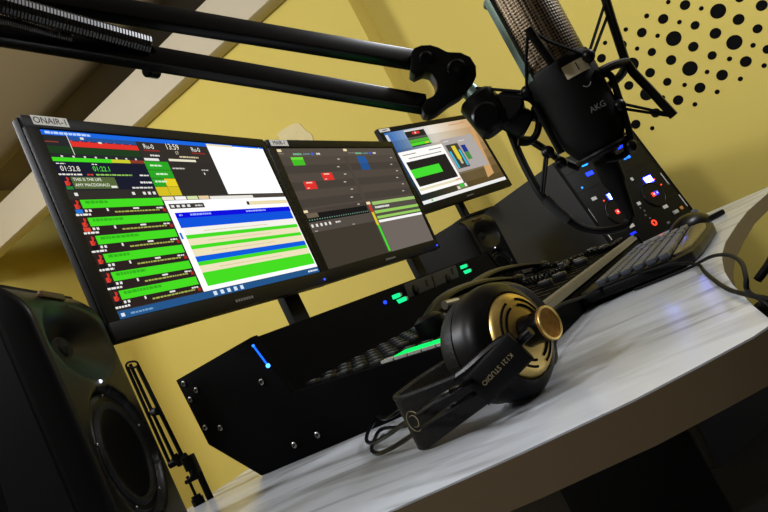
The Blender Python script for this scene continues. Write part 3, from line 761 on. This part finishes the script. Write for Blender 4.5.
# ------------------------------------------------------------------ microphone, shock mount, boom arm, cable
PB, PT = V((-0.0743,0.5579,0.0541)), V((-0.0709,0.5404,0.2070))
ax = (PT-PB).normalized(); L = (PT-PB).length
fr = (-(PB+PT)/2).normalized(); fr = fr+V((.52, .28, 0)); fr = (fr-ax*fr.dot(ax)).normalized()     # the side with the print
MT = frame(PB, ax.cross(fr), fr, ax)       # front = +y ... x to its left
MT = frame(PB, fr.cross(ax)*-1, fr*-1, ax)
mic = thing('studio_microphone', 'large black condenser microphone with brown mesh head, numbered label 1', 'microphone', MT)
R0 = .0268
b = MB(); b.lathe([(.010, -.004), (.014, -.002), (.0205, .004), (.0245, .012), (R0+.001, .022), (R0+.001, L*.50), (R0, L*.52), (R0-.002, L*.525)], M['matte'], MT, 48)
b.build('body', mic)
b = MB(); b.lathe([(R0-.0015, L*.515), (R0-.0015, L*.95), (R0-.004, L*.985), (R0-.010, L*1.0), (0, L*1.005)], M['mesh'], MT, 48); b.build('mesh_head', mic)
b = MB()
for a in (0.0, PI):
    cx, cy = math.cos(a), math.sin(a)
    pts = []
    vs, fs = [], []
    w0 = .17
    hs = [L*.50, L*.70, L*.93, L*.985]
    for h_ in hs:
        for da in (-w0, -w0/2, 0, w0/2, w0):
            for rr in (R0-.003, R0+.0012):
                vs.append((rr*math.cos(a+da), rr*math.sin(a+da), h_))
    for i in range(len(hs)-1):
        for k in range(4):
            A = i*10+k*2; B_ = A+10
            fs += [(A+1, A+3, B_+3, B_+1), (A, B_, B_+2, A+2)]
        A = i*10; B_ = A+10; fs += [(A, A+1, B_+1, B_), (A+8, B_+8, B_+9, A+9)]
    b.add(vs, fs, M['frame'], MT)
b.torus(R0-.001, .0018, M['frame'], MT @ Matrix.Translation((0, 0, L*.985)), n=44)
o = b.build('head_frame', mic); o['label'] = 'green grey metal side bands'
def onmic(ang, h_):      # frame on the cylinder wall: x right, y up, z out ; ang measured from the front toward the right of the viewer
    out = V((math.sin(ang), -math.cos(ang), 0)); x = V((math.cos(ang), math.sin(ang), 0))
    return MT @ frame(out*(R0+.001)+V((0, 0, h_)), x, (0, 0, 1), out)
def wrap(b, m, a0, a1, z0, z1, dr):
    vs, fs = [], []; n = 10
    for i in range(n+1):
        a = a0+(a1-a0)*i/n
        for z in (z0, z1): vs.append(((R0+.001+dr)*math.sin(a), -(R0+.001+dr)*math.cos(a), z))
    for i in range(n): fs.append((i*2, i*2+2, i*2+3, i*2+1))
    b.add(vs, fs, m, MT)
b = MB(); wrap(b, M['mlabel'], -.52, .25, L*.405, L*.474, .0004)
b.text('1', .0095, M['ink'], onmic(-.13, L*.44) @ Matrix.Translation((0, 0, .0012)), 'CENTER'); o = b.build('label_sticker', mic); o['label'] = 'aged paper label reading 1'
b = MB(); b.text('AKG', .0068, M['print_'], onmic(-.17, L*.215) @ Matrix.Translation((0, 0, .0011)), 'CENTER'); o = b.build('brand_print', mic)
b = MB(); b.torus(.004, .0004, M['print_'], onmic(-.12, L*.335) @ Matrix.Translation((0, .003, .0008)), n=14, k=5, a0=PI+.5, a1=2*PI-.5); b.build('pattern_mark', mic)

cab = thing('microphone_cable', 'thick black cable with plug hanging below the studio microphone', 'cable', (-0.0810,0.5743,0.0315))
b = MB(); q0, q1 = V((-0.0751,0.5604,0.0584)), V((-0.0833,0.5774,-0.0027)); b.lathe([(.0098, 0), (.0100, .004), (.0096, .03), (.0078, .034), (.0066, .048), (.0046, (q1-q0).length)], M['matte'], axis_frame(q0, q1-q0, (1, 0, .3)), 28); b.build('plug', cab)
b = MB(); b.tube([(-0.0831,0.5771,0.0010), (-0.0864,0.5761,-0.0056), (-0.0937,0.5724,-0.0071), (-0.1064,0.5651,-0.0026), (-0.1174,0.5580,0.0068), (-0.1236,0.5532,0.0190), (-0.1283,0.5513,0.0322), (-0.1329,0.5505,0.0462), (-0.1345,0.5530,0.0645), (-0.1345,0.5560,0.0860), (-0.1322,0.5549,0.1043), (-0.1304,0.5561,0.1212)], .0034, M['matte'], n=10, sub=6); b.build('lead', cab)
b = MB(); b.tube([(-0.1232,0.5529,0.0179), (-0.1277,0.5513,0.0299), (-0.1319,0.5503,0.0428)], .0047, M['dgrey'], n=12, sub=4); o = b.build('sleeve', cab); o['label'] = 'grey sleeve'

sm = thing('shock_mount', 'black spider shock mount of rods and elastic cords gripping the microphone', 'shock mount', (-0.1154,0.5518,0.1096))
CT_ = PB+ax*(L*.33)
b = MB()
MTc = lambda h_: MT @ Matrix.Translation((0, 0, h_))
b.torus(.0205, .0026, M['semig'], MTc(.001), n=44); b.torus(R0+.0042, .0026, M['semig'], MTc(L*.38), n=30, a0=.1, a1=PI-.1)
for a in (.15, 1.1, 2.05, PI-.15):
    b.tube([MTc(0) @ V((math.cos(a)*(R0+.005), math.sin(a)*(R0+.005), L*h_)) for h_ in (.10, .22, .38)], .0026, M['semig'])
b.build('inner_basket', sm)
def rod(name, pts, r, m=M['semig'], sub=1, mb=None):
    bb = mb or MB(); bb.tube(pts, r, m, n=10, sub=sub)
    return bb if mb is not None else bb.build(name, sm)
rod('outer_arm', [(-0.0165,0.5689,0.1661), (-0.0217,0.5693,0.1415), (-0.0272,0.5701,0.1114), (-0.0265,0.5708,0.0998), (-0.0219,0.5737,0.0784), (-0.0169,0.5773,0.0532)], .0036)
rod('outer_arm', [(-0.0707,0.5033,0.1586), (-0.0702,0.5080,0.1414), (-0.0693,0.5136,0.1283)], .0034)
rod('outer_arm', [(-0.1329,0.5547,0.1028), (-0.1251,0.5767,0.0969), (-0.1203,0.5923,0.0842), (-0.1147,0.5970,0.0706), (-0.1033,0.5993,0.0557)], .0034)
rod('outer_ring', [(-0.0266,0.5696,0.1091), (-0.0349,0.5515,0.1090), (-0.0427,0.5406,0.1081), (-0.0475,0.5370,0.1073)], .0036, sub=5)
rod('outer_ring', [(-0.0274,0.5716,0.1080), (-0.0370,0.5828,0.1047), (-0.0517,0.5922,0.1039), (-0.0679,0.6028,0.1055), (-0.0951,0.5993,0.1083), (-0.1111,0.5824,0.1110), (-0.1164,0.5615,0.1188)], .0036, sub=5)
rod('outer_ring', [(-0.0486,0.5478,0.1076), (-0.0424,0.5513,0.1058), (-0.0408,0.5527,0.1013), (-0.0427,0.5532,0.0897), (-0.0472,0.5548,0.0670), (-0.0513,0.5557,0.0513), (-0.0560,0.5540,0.0450), (-0.0641,0.5511,0.0433), (-0.0739,0.5477,0.0464)], .0027, sub=5)
rod('outer_ring', [(-0.1167,0.5434,0.1253), (-0.1123,0.5455,0.1275), (-0.1065,0.5488,0.1260), (-0.1025,0.5516,0.1208), (-0.1023,0.5527,0.1130), (-0.1062,0.5520,0.1018), (-0.1129,0.5495,0.0933), (-0.1206,0.5457,0.0911), (-0.1270,0.5418,0.0949)], .0031, sub=5)
for p in ((-0.0467,0.5355,0.1227), (-0.0461,0.5493,0.0787), (-0.1008,0.5404,0.1262), (-0.1126,0.5574,0.0769), (-0.1093,0.5665,0.0644), (-0.0538,0.5526,0.0472)):
    b = MB(); b.ball(p, .0055, M['semig']); b.build('cord_anchor', sm)
for q in ([(-0.0174,0.5690,0.1611), (-0.0467,0.5355,0.1227)], [(-0.0199,0.5690,0.1515), (-0.0448,0.5390,0.1211)], [(-0.0165,0.5774,0.0539), (-0.0451,0.5496,0.0808)], [(-0.0193,0.5758,0.0547), (-0.0470,0.5513,0.0776)],
          [(-0.0705,0.5036,0.1576), (-0.0640,0.5132,0.1443), (-0.0467,0.5355,0.1227)], [(-0.0710,0.5032,0.1579), (-0.0856,0.5179,0.1429), (-0.1008,0.5404,0.1262)],
          [(-0.1350,0.5360,0.1520), (-0.1008,0.5404,0.1262)], [(-0.1360,0.5361,0.1468), (-0.1040,0.5414,0.1227)], [(-0.1318,0.5489,0.0457), (-0.1126,0.5574,0.0769)], [(-0.1316,0.5485,0.0494), (-0.1172,0.5577,0.0738)], [(-0.0537,0.5912,0.1031), (-0.0454,0.5495,0.0801)]):
    b = MB(); b.tube(q, .0013, M['matte'], n=6); b.build('elastic_cord', sm)
b = MB(); b.cyl((-0.1290,0.5448,0.1254), (-0.1151,0.5527,0.1036), .0125, M['semig'], bev=.002); b.build('thread_boss', sm)

# boom arm
BA = (-0.1581,0.5322,0.1747)
arm = thing('boom_arm', 'black twin-bar microphone boom arm crossing the top of the scene', 'boom arm', (-.55, .28, DZ))
def bar(name, p0, p1, w, h_, m, par):
    p0, p1 = V(p0), V(p1); d = (p1-p0); T = axis_frame(p0, d, (0, 0, 1))      # x ~ up
    b = MB(); b.box((0, 0, d.length/2), (h_, w, d.length), m, T, bev=.0012); return b.build(name, par)
U0, U1 = V((-0.1706,0.5311,0.2032)), V((-0.3186,0.2826,0.3176)); L0, L1 = V((-0.1798,0.5288,0.1639)), V((-0.3294,0.2778,0.2915))
ex = lambda a, c, t: a+(c-a)*t
bar('bar', U0, ex(U0, U1, 1.28), .012, .0145, M['bar'], arm); bar('bar', L0, ex(L0, L1, 1.28), .012, .0145, M['bar'], arm)
# end plate (two cheeks with a knuckle) at the microphone end
view = V((-0.2823,0.9504,0.3120)).normalized()
def plate(pts, d0, d1, m, name, par, bev=.0015):
    p3 = [V(p) for p in pts]; c = sum(p3, V((0, 0, 0)))/len(p3)
    n = (p3[len(p3)//3]-p3[0]).cross(p3[2*len(p3)//3]-p3[0]).normalized()
    if n.dot(c) < 0: n = -n          # away from the camera's side of the arm
    x = (p3[1]-p3[0]).normalized(); y = n.cross(x); T = frame(c, x, y, n); inv = T.inverted()
    poly = [((inv @ p).x, (inv @ p).y) for p in p3]
    b = MB(); b.prism(poly, d0, d1, m, T, bev=bev); return b.build(name, par)
cheek = [(-0.1660,0.5197,0.2042), (-0.1622,0.5214,0.2068), (-0.1566,0.5245,0.2061), (-0.1506,0.5281,0.2030), (-0.1463,0.5310,0.1981), (-0.1422,0.5341,0.1912), (-0.1339,0.5392,0.1859), (-0.1291,0.5426,0.1787), (-0.1289,0.5439,0.1697), (-0.1323,0.5430,0.1620), (-0.1398,0.5398,0.1556), (-0.1487,0.5354,0.1530), (-0.1591,0.5299,0.1522), (-0.1705,0.5242,0.1496), (-0.1771,0.5206,0.1500), (-0.1806,0.5184,0.1531), (-0.1799,0.5179,0.1595), (-0.1736,0.5208,0.1637), (-0.1679,0.5238,0.1633), (-0.1627,0.5262,0.1670), (-0.1603,0.5266,0.1735), (-0.1605,0.5255,0.1814), (-0.1643,0.5229,0.1856), (-0.1717,0.5189,0.1860), (-0.1738,0.5173,0.1902)]
plate(cheek, -.004, .022, M['semig'], 'end_plate', arm)
b = MB(); c = V((-0.1397,0.5286,0.1728)); b.cyl(c, c+view*.012, .0085, M['gloss'], bev=.0015); b.cyl(c-view*.002, c+view*.004, .003, M['matte'], n=6); b.build('pivot_bolt', arm)
b = MB(); c = V((-0.1560,0.5195,0.1933)); b.cyl(c, c+view*.010, .006, M['gloss'], bev=.0015); b.build('pivot_bolt', arm)
b = MB(); b.cyl((-0.1451,0.5431,0.1615), (-0.1382,0.5424,0.1419), .0078, M['frame'], bev=.001); b.build('neck', arm)
b = MB(); b.cyl((-0.1412,0.5401,0.1476), (-0.1354,0.5430,0.1127), .0165, M['semig'], n=32, bev=.003); b.build('head_clamp', arm)
b = MB(); b.cyl((-0.1178,0.5370,0.1264), (-0.1279,0.5667,0.1194), .013, M['semig'], n=28, bev=.002); b.cyl((-0.1355,0.5233,0.1240), (-0.1448,0.5620,0.1307), .012, M['gloss'], n=28, bev=.002); b.build('clamp_knob', arm)
# spring along the lower bar
b = MB(); b.helix([(-0.3104,0.2570,0.3014), (-0.3057,0.2672,0.2947), (-0.2954,0.2972,0.2814), (-0.2857,0.3244,0.2693), (-0.2777,0.3483,0.2592)], .0056, .0013, 52, M['coil']); 
b.tube([(-0.2777,0.3483,0.2592), (-0.2799,0.3522,0.2547), (-0.2863,0.3537,0.2518), (-0.2946,0.3560,0.2527)], .0018, M['gloss'], sub=4)
o = b.build('tension_spring', arm); o['label'] = 'steel coil spring'
b = MB(); b.helix([(-0.3193,0.2579,0.2928), (-0.3129,0.2734,0.2879), (-0.3084,0.2903,0.2815), (-0.3014,0.3064,0.2736)], .0024, .0008, 40, M['coil']); o = b.build('tension_spring', arm); o['label'] = 'thin steel coil spring'
b = MB(); b.cyl((-0.2967,0.3550,0.2514), (-0.2985,0.3676,0.2527), .0045, M['gloss'], bev=.001); b.build('spring_peg', arm)
# elbow, lower arm, table clamp (beyond the frame)
E_ = (ex(U0, U1, 1.28)+ex(L0, L1, 1.28))/2
b = MB(); b.box((0, 0, 0), (.085, .05, .035), M['semig'], axis_frame(E_, U1-U0, (0, 0, 1)), bev=.008); b.build('elbow', arm)
foot = V((-.56, .275, DZ))
bar('lower_bar', E_+V((0, 0, -.01)), foot+V((0, 0, .05)), .016, .02, M['black'], arm)
b = MB(); b.cyl(foot, foot+V((0, 0, .055)), .014, M['semig'], bev=.002); b.cyl(foot+V((0, 0, .0005)), foot+V((0, 0, .008)), .035, M['semig'], bev=.002); b.build('table_clamp', arm)

# ------------------------------------------------------------------ studio speakers
def speaker(label, c, n, base_z):
    """c: centre of the woofer on the baffle"""
    w, h, d = .186, .318, .225; zc = .110         # woofer centre above the bottom
    T = yawframe((c[0], c[1], base_z), n)
    root = thing('studio_speaker', label, 'speaker', T, 'pair of studio speakers')
    b = MB()
    b.box((0, d/2+.012, h/2), (w, d-.02, h), M['matte'], T, bev=.006); b.build('cabinet', root)
    # moulded baffle as a relief surface
    nx, nz = 57, 91; vs, fs = [], []
    def edge(x, z): return min(w/2-abs(x), h-z, z)
    for j in range(nz):
        for i in range(nx):
            x = (i/(nx-1)-.5)*w; z = j/(nz-1)*h
            e = edge(x, z); y = 0
            top = h-z
            if e < .007: y += (.007-e)**2/.007*1.1
            if top < .05: y += (.05-top)**2/.05*.55           # brow rolls back at the top
            rw = math.hypot(x, z-zc)
            if rw < .071: y += .010
            elif rw < .077: y += .010*(.077-rw)/.006
            # waveguide above the woofer
            ux, uz = x/.078, (z-.245)/.050; r = math.sqrt(ux*ux+uz*uz)
            if r < 1: y += .030*(1-r)**.8*(1-.25*abs(uz))
            vs.append((x, y, z))
    for j in range(nz-1):
        for i in range(nx-1): fs.append((j*nx+i, j*nx+i+1, (j+1)*nx+i+1, (j+1)*nx+i))
    # closing sides back to the cabinet
    loop = [i for i in range(nx)]+[j*nx+nx-1 for j in range(1, nz)]+[(nz-1)*nx+i for i in range(nx-2, -1, -1)]+[j*nx for j in range(nz-2, 0, -1)]
    k0 = len(vs)
    for q in loop: vs.append((vs[q][0], .034, vs[q][2]))
    for q in range(len(loop)): fs.append((loop[q], k0+q, k0+(q+1) % len(loop), loop[(q+1) % len(loop)]))
    b = MB(); b.add(vs, fs, M['semig'], T); b.build('baffle', root)
    WT_ = T @ frame((0, .010, zc), (1, 0, 0), (0, 0, 1), (0, -1, 0))
    b = MB(); b.lathe([(.070, -.001), (.0705, .003), (.066, .006), (.060, .005)], M['gloss'], WT_, 56)
    b.lathe([(.061, .004), (.0575, .0085), (.053, .008), (.050, .003)], M['leather'], WT_, 56)
    b.lathe([(.0505, .003), (.035, -.008), (.022, -.014)], M['matte'], WT_, 56)
    b.lathe([(.023, -.014), (.019, -.008), (.011, -.004), (0, -.0025)], M['matte'], WT_, 40)
    wf = b.build('woofer', root)
    for k in range(5):
        a = k*2*PI/5+.35; p = WT_ @ V((.0672*math.cos(a), .0672*math.sin(a), .0068)); b = MB(); b.ball(p, .0017, M['steel']); b.build('screw', wf)
    TT = T @ frame((0, .027, .245), (1, 0, 0), (0, 0, 1), (0, -1, 0))
    b = MB(); b.lathe([(.017, .0), (.016, .004), (.0125, .003), (.009, .007), (0, .009)], M['matte'], TT, 36); b.build('tweeter', root)
    b = MB(); b.ball((0, -.0002, .1925), .0022, em((225, 232, 255), 2.2), T); o = b.build('power_light', root); o['label'] = 'white power light'
    b = MB(); b.box((.0, .0105, h-.0145), (.055, .006, .008), M['badge'], T, bev=.002); o = b.build('badge', root); o['label'] = 'copper coloured badge'
    return root
speaker('black studio speaker nearest the large playout monitor, white power light above its woofer', (-.640, .470), (.837, .548), DZ)
speaker('small looking black studio speaker before the dark equipment rack at the far desk end', (-.70, 2.02), (.985, -.17), DZ)

# ------------------------------------------------------------------ equipment rack
rk_d = V((.60, .80, 0)).normalized(); rk_n = V((rk_d.y, -rk_d.x, 0)); TLc = V((-.458, 2.232, .268))
RW, RH, LEAN = .395, .40, .165
rk = thing('equipment_rack', 'dark equipment cabinet with sloping front of blue lit players by the dotted wall', 'equipment rack', frame((-.5, 2.6, FLOOR), rk_d, -rk_n, (0, 0, 1)))
RF = frame(TLc-V((0, 0, TLc.z-FLOOR)), rk_d, -rk_n, (0, 0, 1))      # x along the face, y into the cabinet, z up from the floor
Ht = TLc.z-FLOOR; shelf = Ht-RH
b = MB(); side = [(0, Ht), (.74, Ht), (.74, 0), (.0, 0), (-LEAN*RH, shelf-.02), (-LEAN*RH, shelf)]
b.prism(side, 0, RW, M['dgrey'], RF, axis='x', bev=.003); b.build('cabinet', rk)
up = V((0, LEAN, 1)).normalized(); FR = RF @ frame((0, 0, Ht), (1, 0, 0), V((0, 1, -LEAN)).normalized(), up)   # face frame: x right, -y out, z up along the slope
FLn = RH*math.sqrt(1+LEAN*LEAN)
b = MB(); b.box((RW/2, -.004, -FLn/2), (RW-.006, .010, FLn-.006), M['black'], FR, bev=.002)
b.box((.0035, -.008, -FLn/2), (.004, .006, FLn-.01), M['matte'], FR); b.box((RW-.0035, -.008, -FLn/2), (.004, .006, FLn-.01), M['matte'], FR); pn = b.build('front_panel', rk)
FH = .34      # measured height that the player fronts take up
def fp(u, v): return (u*RW, -.0095, -v*FH)
def block(name, u, v, w, h_, m, par=rk, lab=None, dep=.003, rot=0):
    b = MB(); x, y, z = fp(u, v); T = FR @ Matrix.Translation((x, y, z)) @ Matrix.Rotation(rot, 4, 'Y'); b.box((0, 0, 0), (w, dep, h_), m, T, bev=min(.0008, dep/4)); o = b.build(name, par)
    if lab: o['label'] = lab
    return o
# seams between units
for v in (.18, .40, .83): block('unit_seam', .5, v, RW-.02, .0012, M['gloss'], dep=.001)
block('display', .316, .565, .030, .021, em((110, 140, 255), 22), lab='white blue lit display'); block('display', .78, .575, .034, .022, em((130, 150, 255), 22), lab='white lit display, right player')
for u, v in ((.316, .57), (.78, .578)):
    b = MB(); x, y, z = fp(u, v); b.box((x, y+.0005, z), (.040, .002, .028), em((30, 36, 235), 18), FR); b.build('display_surround', rk)
# ragged blue readouts
def ragged(u, v, cols, rows, c, s, seed, cw=.0042, ch=.0052):
    rg = random.Random(seed); b = MB(); x, y, z = fp(u, v)
    for i in range(cols):
        for j in range(rows):
            if rg.random() < .75: b.box((x+(i-cols/2)*cw, y, z-(j-rows/2)*ch), (cw*.9, .002, ch*.85), em(c, s), FR)
    o = b.build('readout', rk); o['label'] = 'blue lit readout'
ragged(.855, .062, 13, 2, (20, 36, 235), 1.2, 5); ragged(.74, .145, 14, 2, (24, 50, 255), 4.0, 1); ragged(.735, .262, 8, 4, (40, 120, 255), 2.4, 2)
b = MB(); x, y, z = fp(.27, .14)
b.box((x-.014, y, z+.006), (.007, .002, .02), em((40, 150, 255), 2.6), FR); b.box((x, y, z-.006), (.026, .002, .009), em((40, 150, 255), 2.6), FR); b.box((x+.014, y, z-.001), (.006, .002, .012), em((40, 120, 255), 2.2), FR); o = b.build('readout', rk); o['label'] = 'cyan blue hooked readout'
b = MB(); x, y, z = fp(.26, .262); b.box((x, y, z), (.032, .002, .014), em((30, 50, 240), 4), FR); o = b.build('readout', rk); o['label'] = 'dim blue readout bar'
b = MB(); x, y, z = fp(.096, .363); b.ball((x, y, z), .0035, em((40, 130, 255), 3), FR); o = b.build('indicator_lamp', rk); o['label'] = 'tiny blue light'
for u, v in ((.262, .735), (.72, .74)):
    b = MB(); x, y, z = fp(u, v); T = FR @ frame((x, y, z), (1, 0, 0), (0, 0, 1), (0, -1, 0)); b.torus(.046, .0028, M['gloss'], T, n=44); b.lathe([(.045, -.001), (.042, .003), (.0, .003)], M['semig'], T, 44); b.build('jog_wheel', rk)
    for s_, c in ((-1, (255, 60, 40)), (1, (40, 60, 255))):
        b = MB(); b.box((x+s_*.0085+.004, y-.005, z), (.0125, .004, .015), em(c, 2.0), FR, bev=.001); b.box((x+s_*.0085+.004, y-.0075, z), (.005, .001, .006), em((230, 200, 220), 1.5), FR); o = b.build('lit_button', rk); o['label'] = 'red lit button' if s_ < 0 else 'blue lit button'
    for i in range(3): block('key', (x+(-.012+i*.012))/RW, (-z-.022)/FH, .009, .005, M['grey'])
for u, v, w in ((.134, .514, .022), (.298, .92, .022), (.746, .905, .022), (.622, .50, .011), (.516, .755, .016)): block('button', u, v, w, .012, M['white'], lab='white button')
for u, v in ((.868, .682), (.84, .60), (.21, .575)): 
    b = MB(); b.ball(fp(u, v), .0028, em((255, 70, 40), 2.0), FR); o = b.build('indicator_lamp', rk); o['label'] = 'tiny red light'
b = MB(); x, y, z = fp(.526, .995); b.torus(.0085, .0026, em((255, 60, 40), 2), FR @ frame((x, y-.001, z), (1, 0, 0), (0, 0, 1), (0, -1, 0)), n=28); o = b.build('cue_button', rk); o['label'] = 'red lit ring'
for u, v, hh in ((.946, .642, .05), (.966, .93, .05), (.012, .66, .055), (.03, .91, .03)): block('rack_strip', u, v, .003, hh, M['white'])
block('sticker', .896, .99, .014, .012, M['orange'], lab='orange sticker'); block('knob', .803, 1.0, .022, .012, M['clear'], dep=.012); block('indicator_bar', .262, .99, .026, .008, em((30, 50, 240), 1.6), lab='blue lit bar')
for i in range(4): block('slider', .498+.02*(i % 2), .80+i*.045, .006, .006, M['grey'])
block('power_key', .66, 1.06, .012, .008, M['grey'])

# ------------------------------------------------------------------ second, folded arm at the desk's back edge
fa = thing('folded_arm', 'black spring arm folded upright behind the near speaker, clamped to the desk', 'lamp arm', (-.84, .70, DZ))
for p0, p1 in (((127.5,366),(171,466)), ((136,364),(183,456))): pass
def rodp(name, p0, p1, r): 
    b = MB(); b.tube([p0, p1], r, M['matte'], n=10); b.build(name, fa)
rodp('rod', (-0.8066,0.6424,0.1301), (-0.8215,0.6539,-0.0242), .0026); rodp('rod', (-0.7899,0.6462,0.1254), (-0.7989,0.6604,-0.0248), .0033); rodp('rod', (-0.8097,0.6517,0.1334), (-0.8225,0.6648,-0.0238), .0026); rodp('rod', (-0.8088,0.6515,0.0941), (-0.8178,0.6618,-0.0257), .0026)
b = MB(); b.tube([(-0.8071,0.6419,0.1320), (-0.8025,0.6439,0.1352), (-0.7941,0.6488,0.1320), (-0.7923,0.6504,0.1267), (-0.7965,0.6485,0.1242), (-0.8050,0.6436,0.1274)], .0016, M['matte'], sub=4, closed=True); b.build('top_loop', fa)
b = MB(); b.cyl((-0.8084,0.6532,0.0546), (-0.7946,0.6506,0.0522), .006, M['matte']); b.build('middle_joint', fa)
b = MB(); b.cyl((-0.8222,0.6538,-0.0255), (-0.7942,0.6628,-0.0242), .0055, M['matte']); b.cyl((-0.7929,0.6578,-0.0240), (-0.7946,0.6595,-0.0447), .006, M['matte']); b.build('lower_joint', fa)
cc = V((-0.7964,0.6640,-0.0430)); CF = frame(cc, (.9, .43, 0), (-.43, .9, 0), (0, 0, 1))
b = MB(); b.box((.004, 0, 0), (.012, .018, .036), M['matte'], CF, bev=.002); b.box((-.006, 0, .014), (.016, .018, .009), M['matte'], CF, bev=.002); b.box((-.006, 0, -.015), (.016, .018, .006), M['matte'], CF, bev=.002)
b.cyl(cc+V((-.004, -.006, .012)), cc+V((-.012, -.009, .026)), .006, M['matte']); b.build('desk_clamp', fa)
b = MB(); b.cyl((cc.x-.010, cc.y-.004, cc.z-.008), (cc.x-.010, cc.y-.004, DZ+.010), .0022, M['matte']); b.cyl((cc.x-.010, cc.y-.004, DZ+.010), (cc.x-.010, cc.y-.004, DZ+.014), .007, M['matte']); b.build('clamp_screw', fa)
b = MB(); b.cyl((cc.x-.010, cc.y-.004, DZ), (cc.x-.010, cc.y-.004, DZ+.010), .009, M['matte']); b.cyl((cc.x+.006, cc.y+.004, DZ), (cc.x+.006, cc.y+.004, cc.z-.01), .005, M['matte']); b.build('desk_foot', fa)
b = MB(); b.tube([(-0.7958,0.6616,-0.0216), (-0.7853,0.6574,-0.0342), (-0.7908,0.6566,-0.0508), (-0.8057,0.6553,-0.0581)], .0016, M['matte'], sub=5); b.build('lead', fa)

# ------------------------------------------------------------------ operator's chair, mostly beyond the frame
ch = thing('office_chair', 'black office chair at the desk cut-out, only its armrests peeking in', 'chair', (.42, .74, FLOOR))
b = MB(); b.box((.40, .74, -.395), (.46, .46, .08), M['chair'], bev=.03, seg=3); b.build('seat', ch)
b = MB(); b.box((.66, .74, .03), (.07, .44, .56), M['chair'], bev=.03, seg=3); b.build('backrest', ch)
for y in (.50, .985):
    tip = (-0.0347,0.6417,-0.1255) if y < .7 else (.075, .985, -.12)
    b = MB(); b.tube([(.34, y, -.155), (.18, y, -.14), (.085, y+(.04 if y < .7 else 0), -.128 if y > .7 else -.112), tip], [.026, .028, .024, .013], M['chair'], n=14, sub=5, flat=((0, 0, 1), .6)); a_ = b.build('armrest', ch)
    b = MB(); b.tube([(.22, y, -.15), (.24, y, -.28), (.30, y+(.05 if y < .7 else -.05), -.41)], .012, M['matte'], sub=5); b.build('armrest_support', ch)
b = MB(); b.tube([(-0.0370,0.9106,-0.1425), (-0.0195,0.9187,-0.1330), (0.0084,0.9318,-0.1184), (.09, .90, -.10), (.18, .80, -.30), (.24, .76, -.40)], [.0052, .0055, .0055, .006, .006, .007], M['matte'], n=10, sub=5); b.build('tilt_lever', ch)
b = MB(); b.cyl((.42, .74, FLOOR+.08), (.42, .74, -.43), .025, M['matte']); b.build('gas_column', ch)
for k in range(5):
    a = k*2*PI/5+.2; e = V((.42+.28*math.cos(a), .74+.28*math.sin(a), FLOOR+.065))
    b = MB(); b.tube([(.42, .74, FLOOR+.09), e], [.026, .016], M['matte']); lg = b.build('leg', ch)
    b = MB(); b.cyl(e+V((0, 0, -.035))+V((-math.sin(a), math.cos(a), 0))*.01, e+V((0, 0, -.035))-V((-math.sin(a), math.cos(a), 0))*.01, .0285, M['matte']); b.build('caster', lg)
b = MB(); b.tube([(.70, .74, -.2), (.68, .74, -.38), (.5, .74, -.44)], .02, M['matte'], sub=5); b.build('back_bracket', ch)

# ------------------------------------------------------------------ light and camera
def area(name, loc, aim, sx, sy, power, col):
    l = bpy.data.lights.new(name, 'AREA'); l.shape = 'RECTANGLE'; l.size = sx; l.size_y = sy; l.energy = power; l.color = col
    o = bpy.data.objects.new(name, l); COL.objects.link(o); o.location = V(loc)+V((0, 0, EYE))
    o.rotation_euler = (V(aim)-V(loc)).to_track_quat('-Z', 'Y').to_euler(); return o
def point_light(name, loc, r, power, col):
    l = bpy.data.lights.new(name, 'POINT'); l.shadow_soft_size = r; l.energy = power; l.color = col
    o = bpy.data.objects.new(name, l); COL.objects.link(o); o.location = V(loc)+V((0, 0, EYE)); return o
LC = (.95, .985, 1.06)
point_light('unseen_light', (1.55, 1.75, 1.5), .16, 100, LC)
point_light('unseen_light', (-2.9, -.1, 1.75), .35, 215, LC)  # added soft source that lifts the left wall and desk, no fixture there
point_light('unseen_light', (-1.0, -1.2, 1.7), .2, 120, LC)  # added fill from behind the camera, not a real lamp
w = bpy.data.worlds.new('room_air'); SC.world = w; w.use_nodes = True
w.node_tree.nodes['Background'].inputs[0].default_value = (.9, .95, 1, 1); w.node_tree.nodes['Background'].inputs[1].default_value = .0

cam = bpy.data.cameras.new('camera'); co = bpy.data.objects.new('camera', cam); COL.objects.link(co)
cam.sensor_width = 36; cam.lens = 651.98*36/768; cam.clip_start = .02
yaw, pitch, roll = math.radians(28.076), math.radians(6.365), math.radians(26.761)
f = V((-math.sin(yaw)*math.cos(pitch), math.cos(yaw)*math.cos(pitch), math.sin(pitch)))
r = V((math.cos(yaw), math.sin(yaw), 0)); u = r.cross(f)
Rr = r*math.cos(roll)-u*math.sin(roll); Uu = r*math.sin(roll)+u*math.cos(roll)
co.matrix_world = frame((0, 0, EYE), Rr, Uu, -f)
SC.camera = co
vs_ = SC.view_settings; vs_.view_transform = 'Standard'; vs_.look = 'None'; vs_.gamma = 1; vs_.exposure = 0; vs_.use_curve_mapping = False
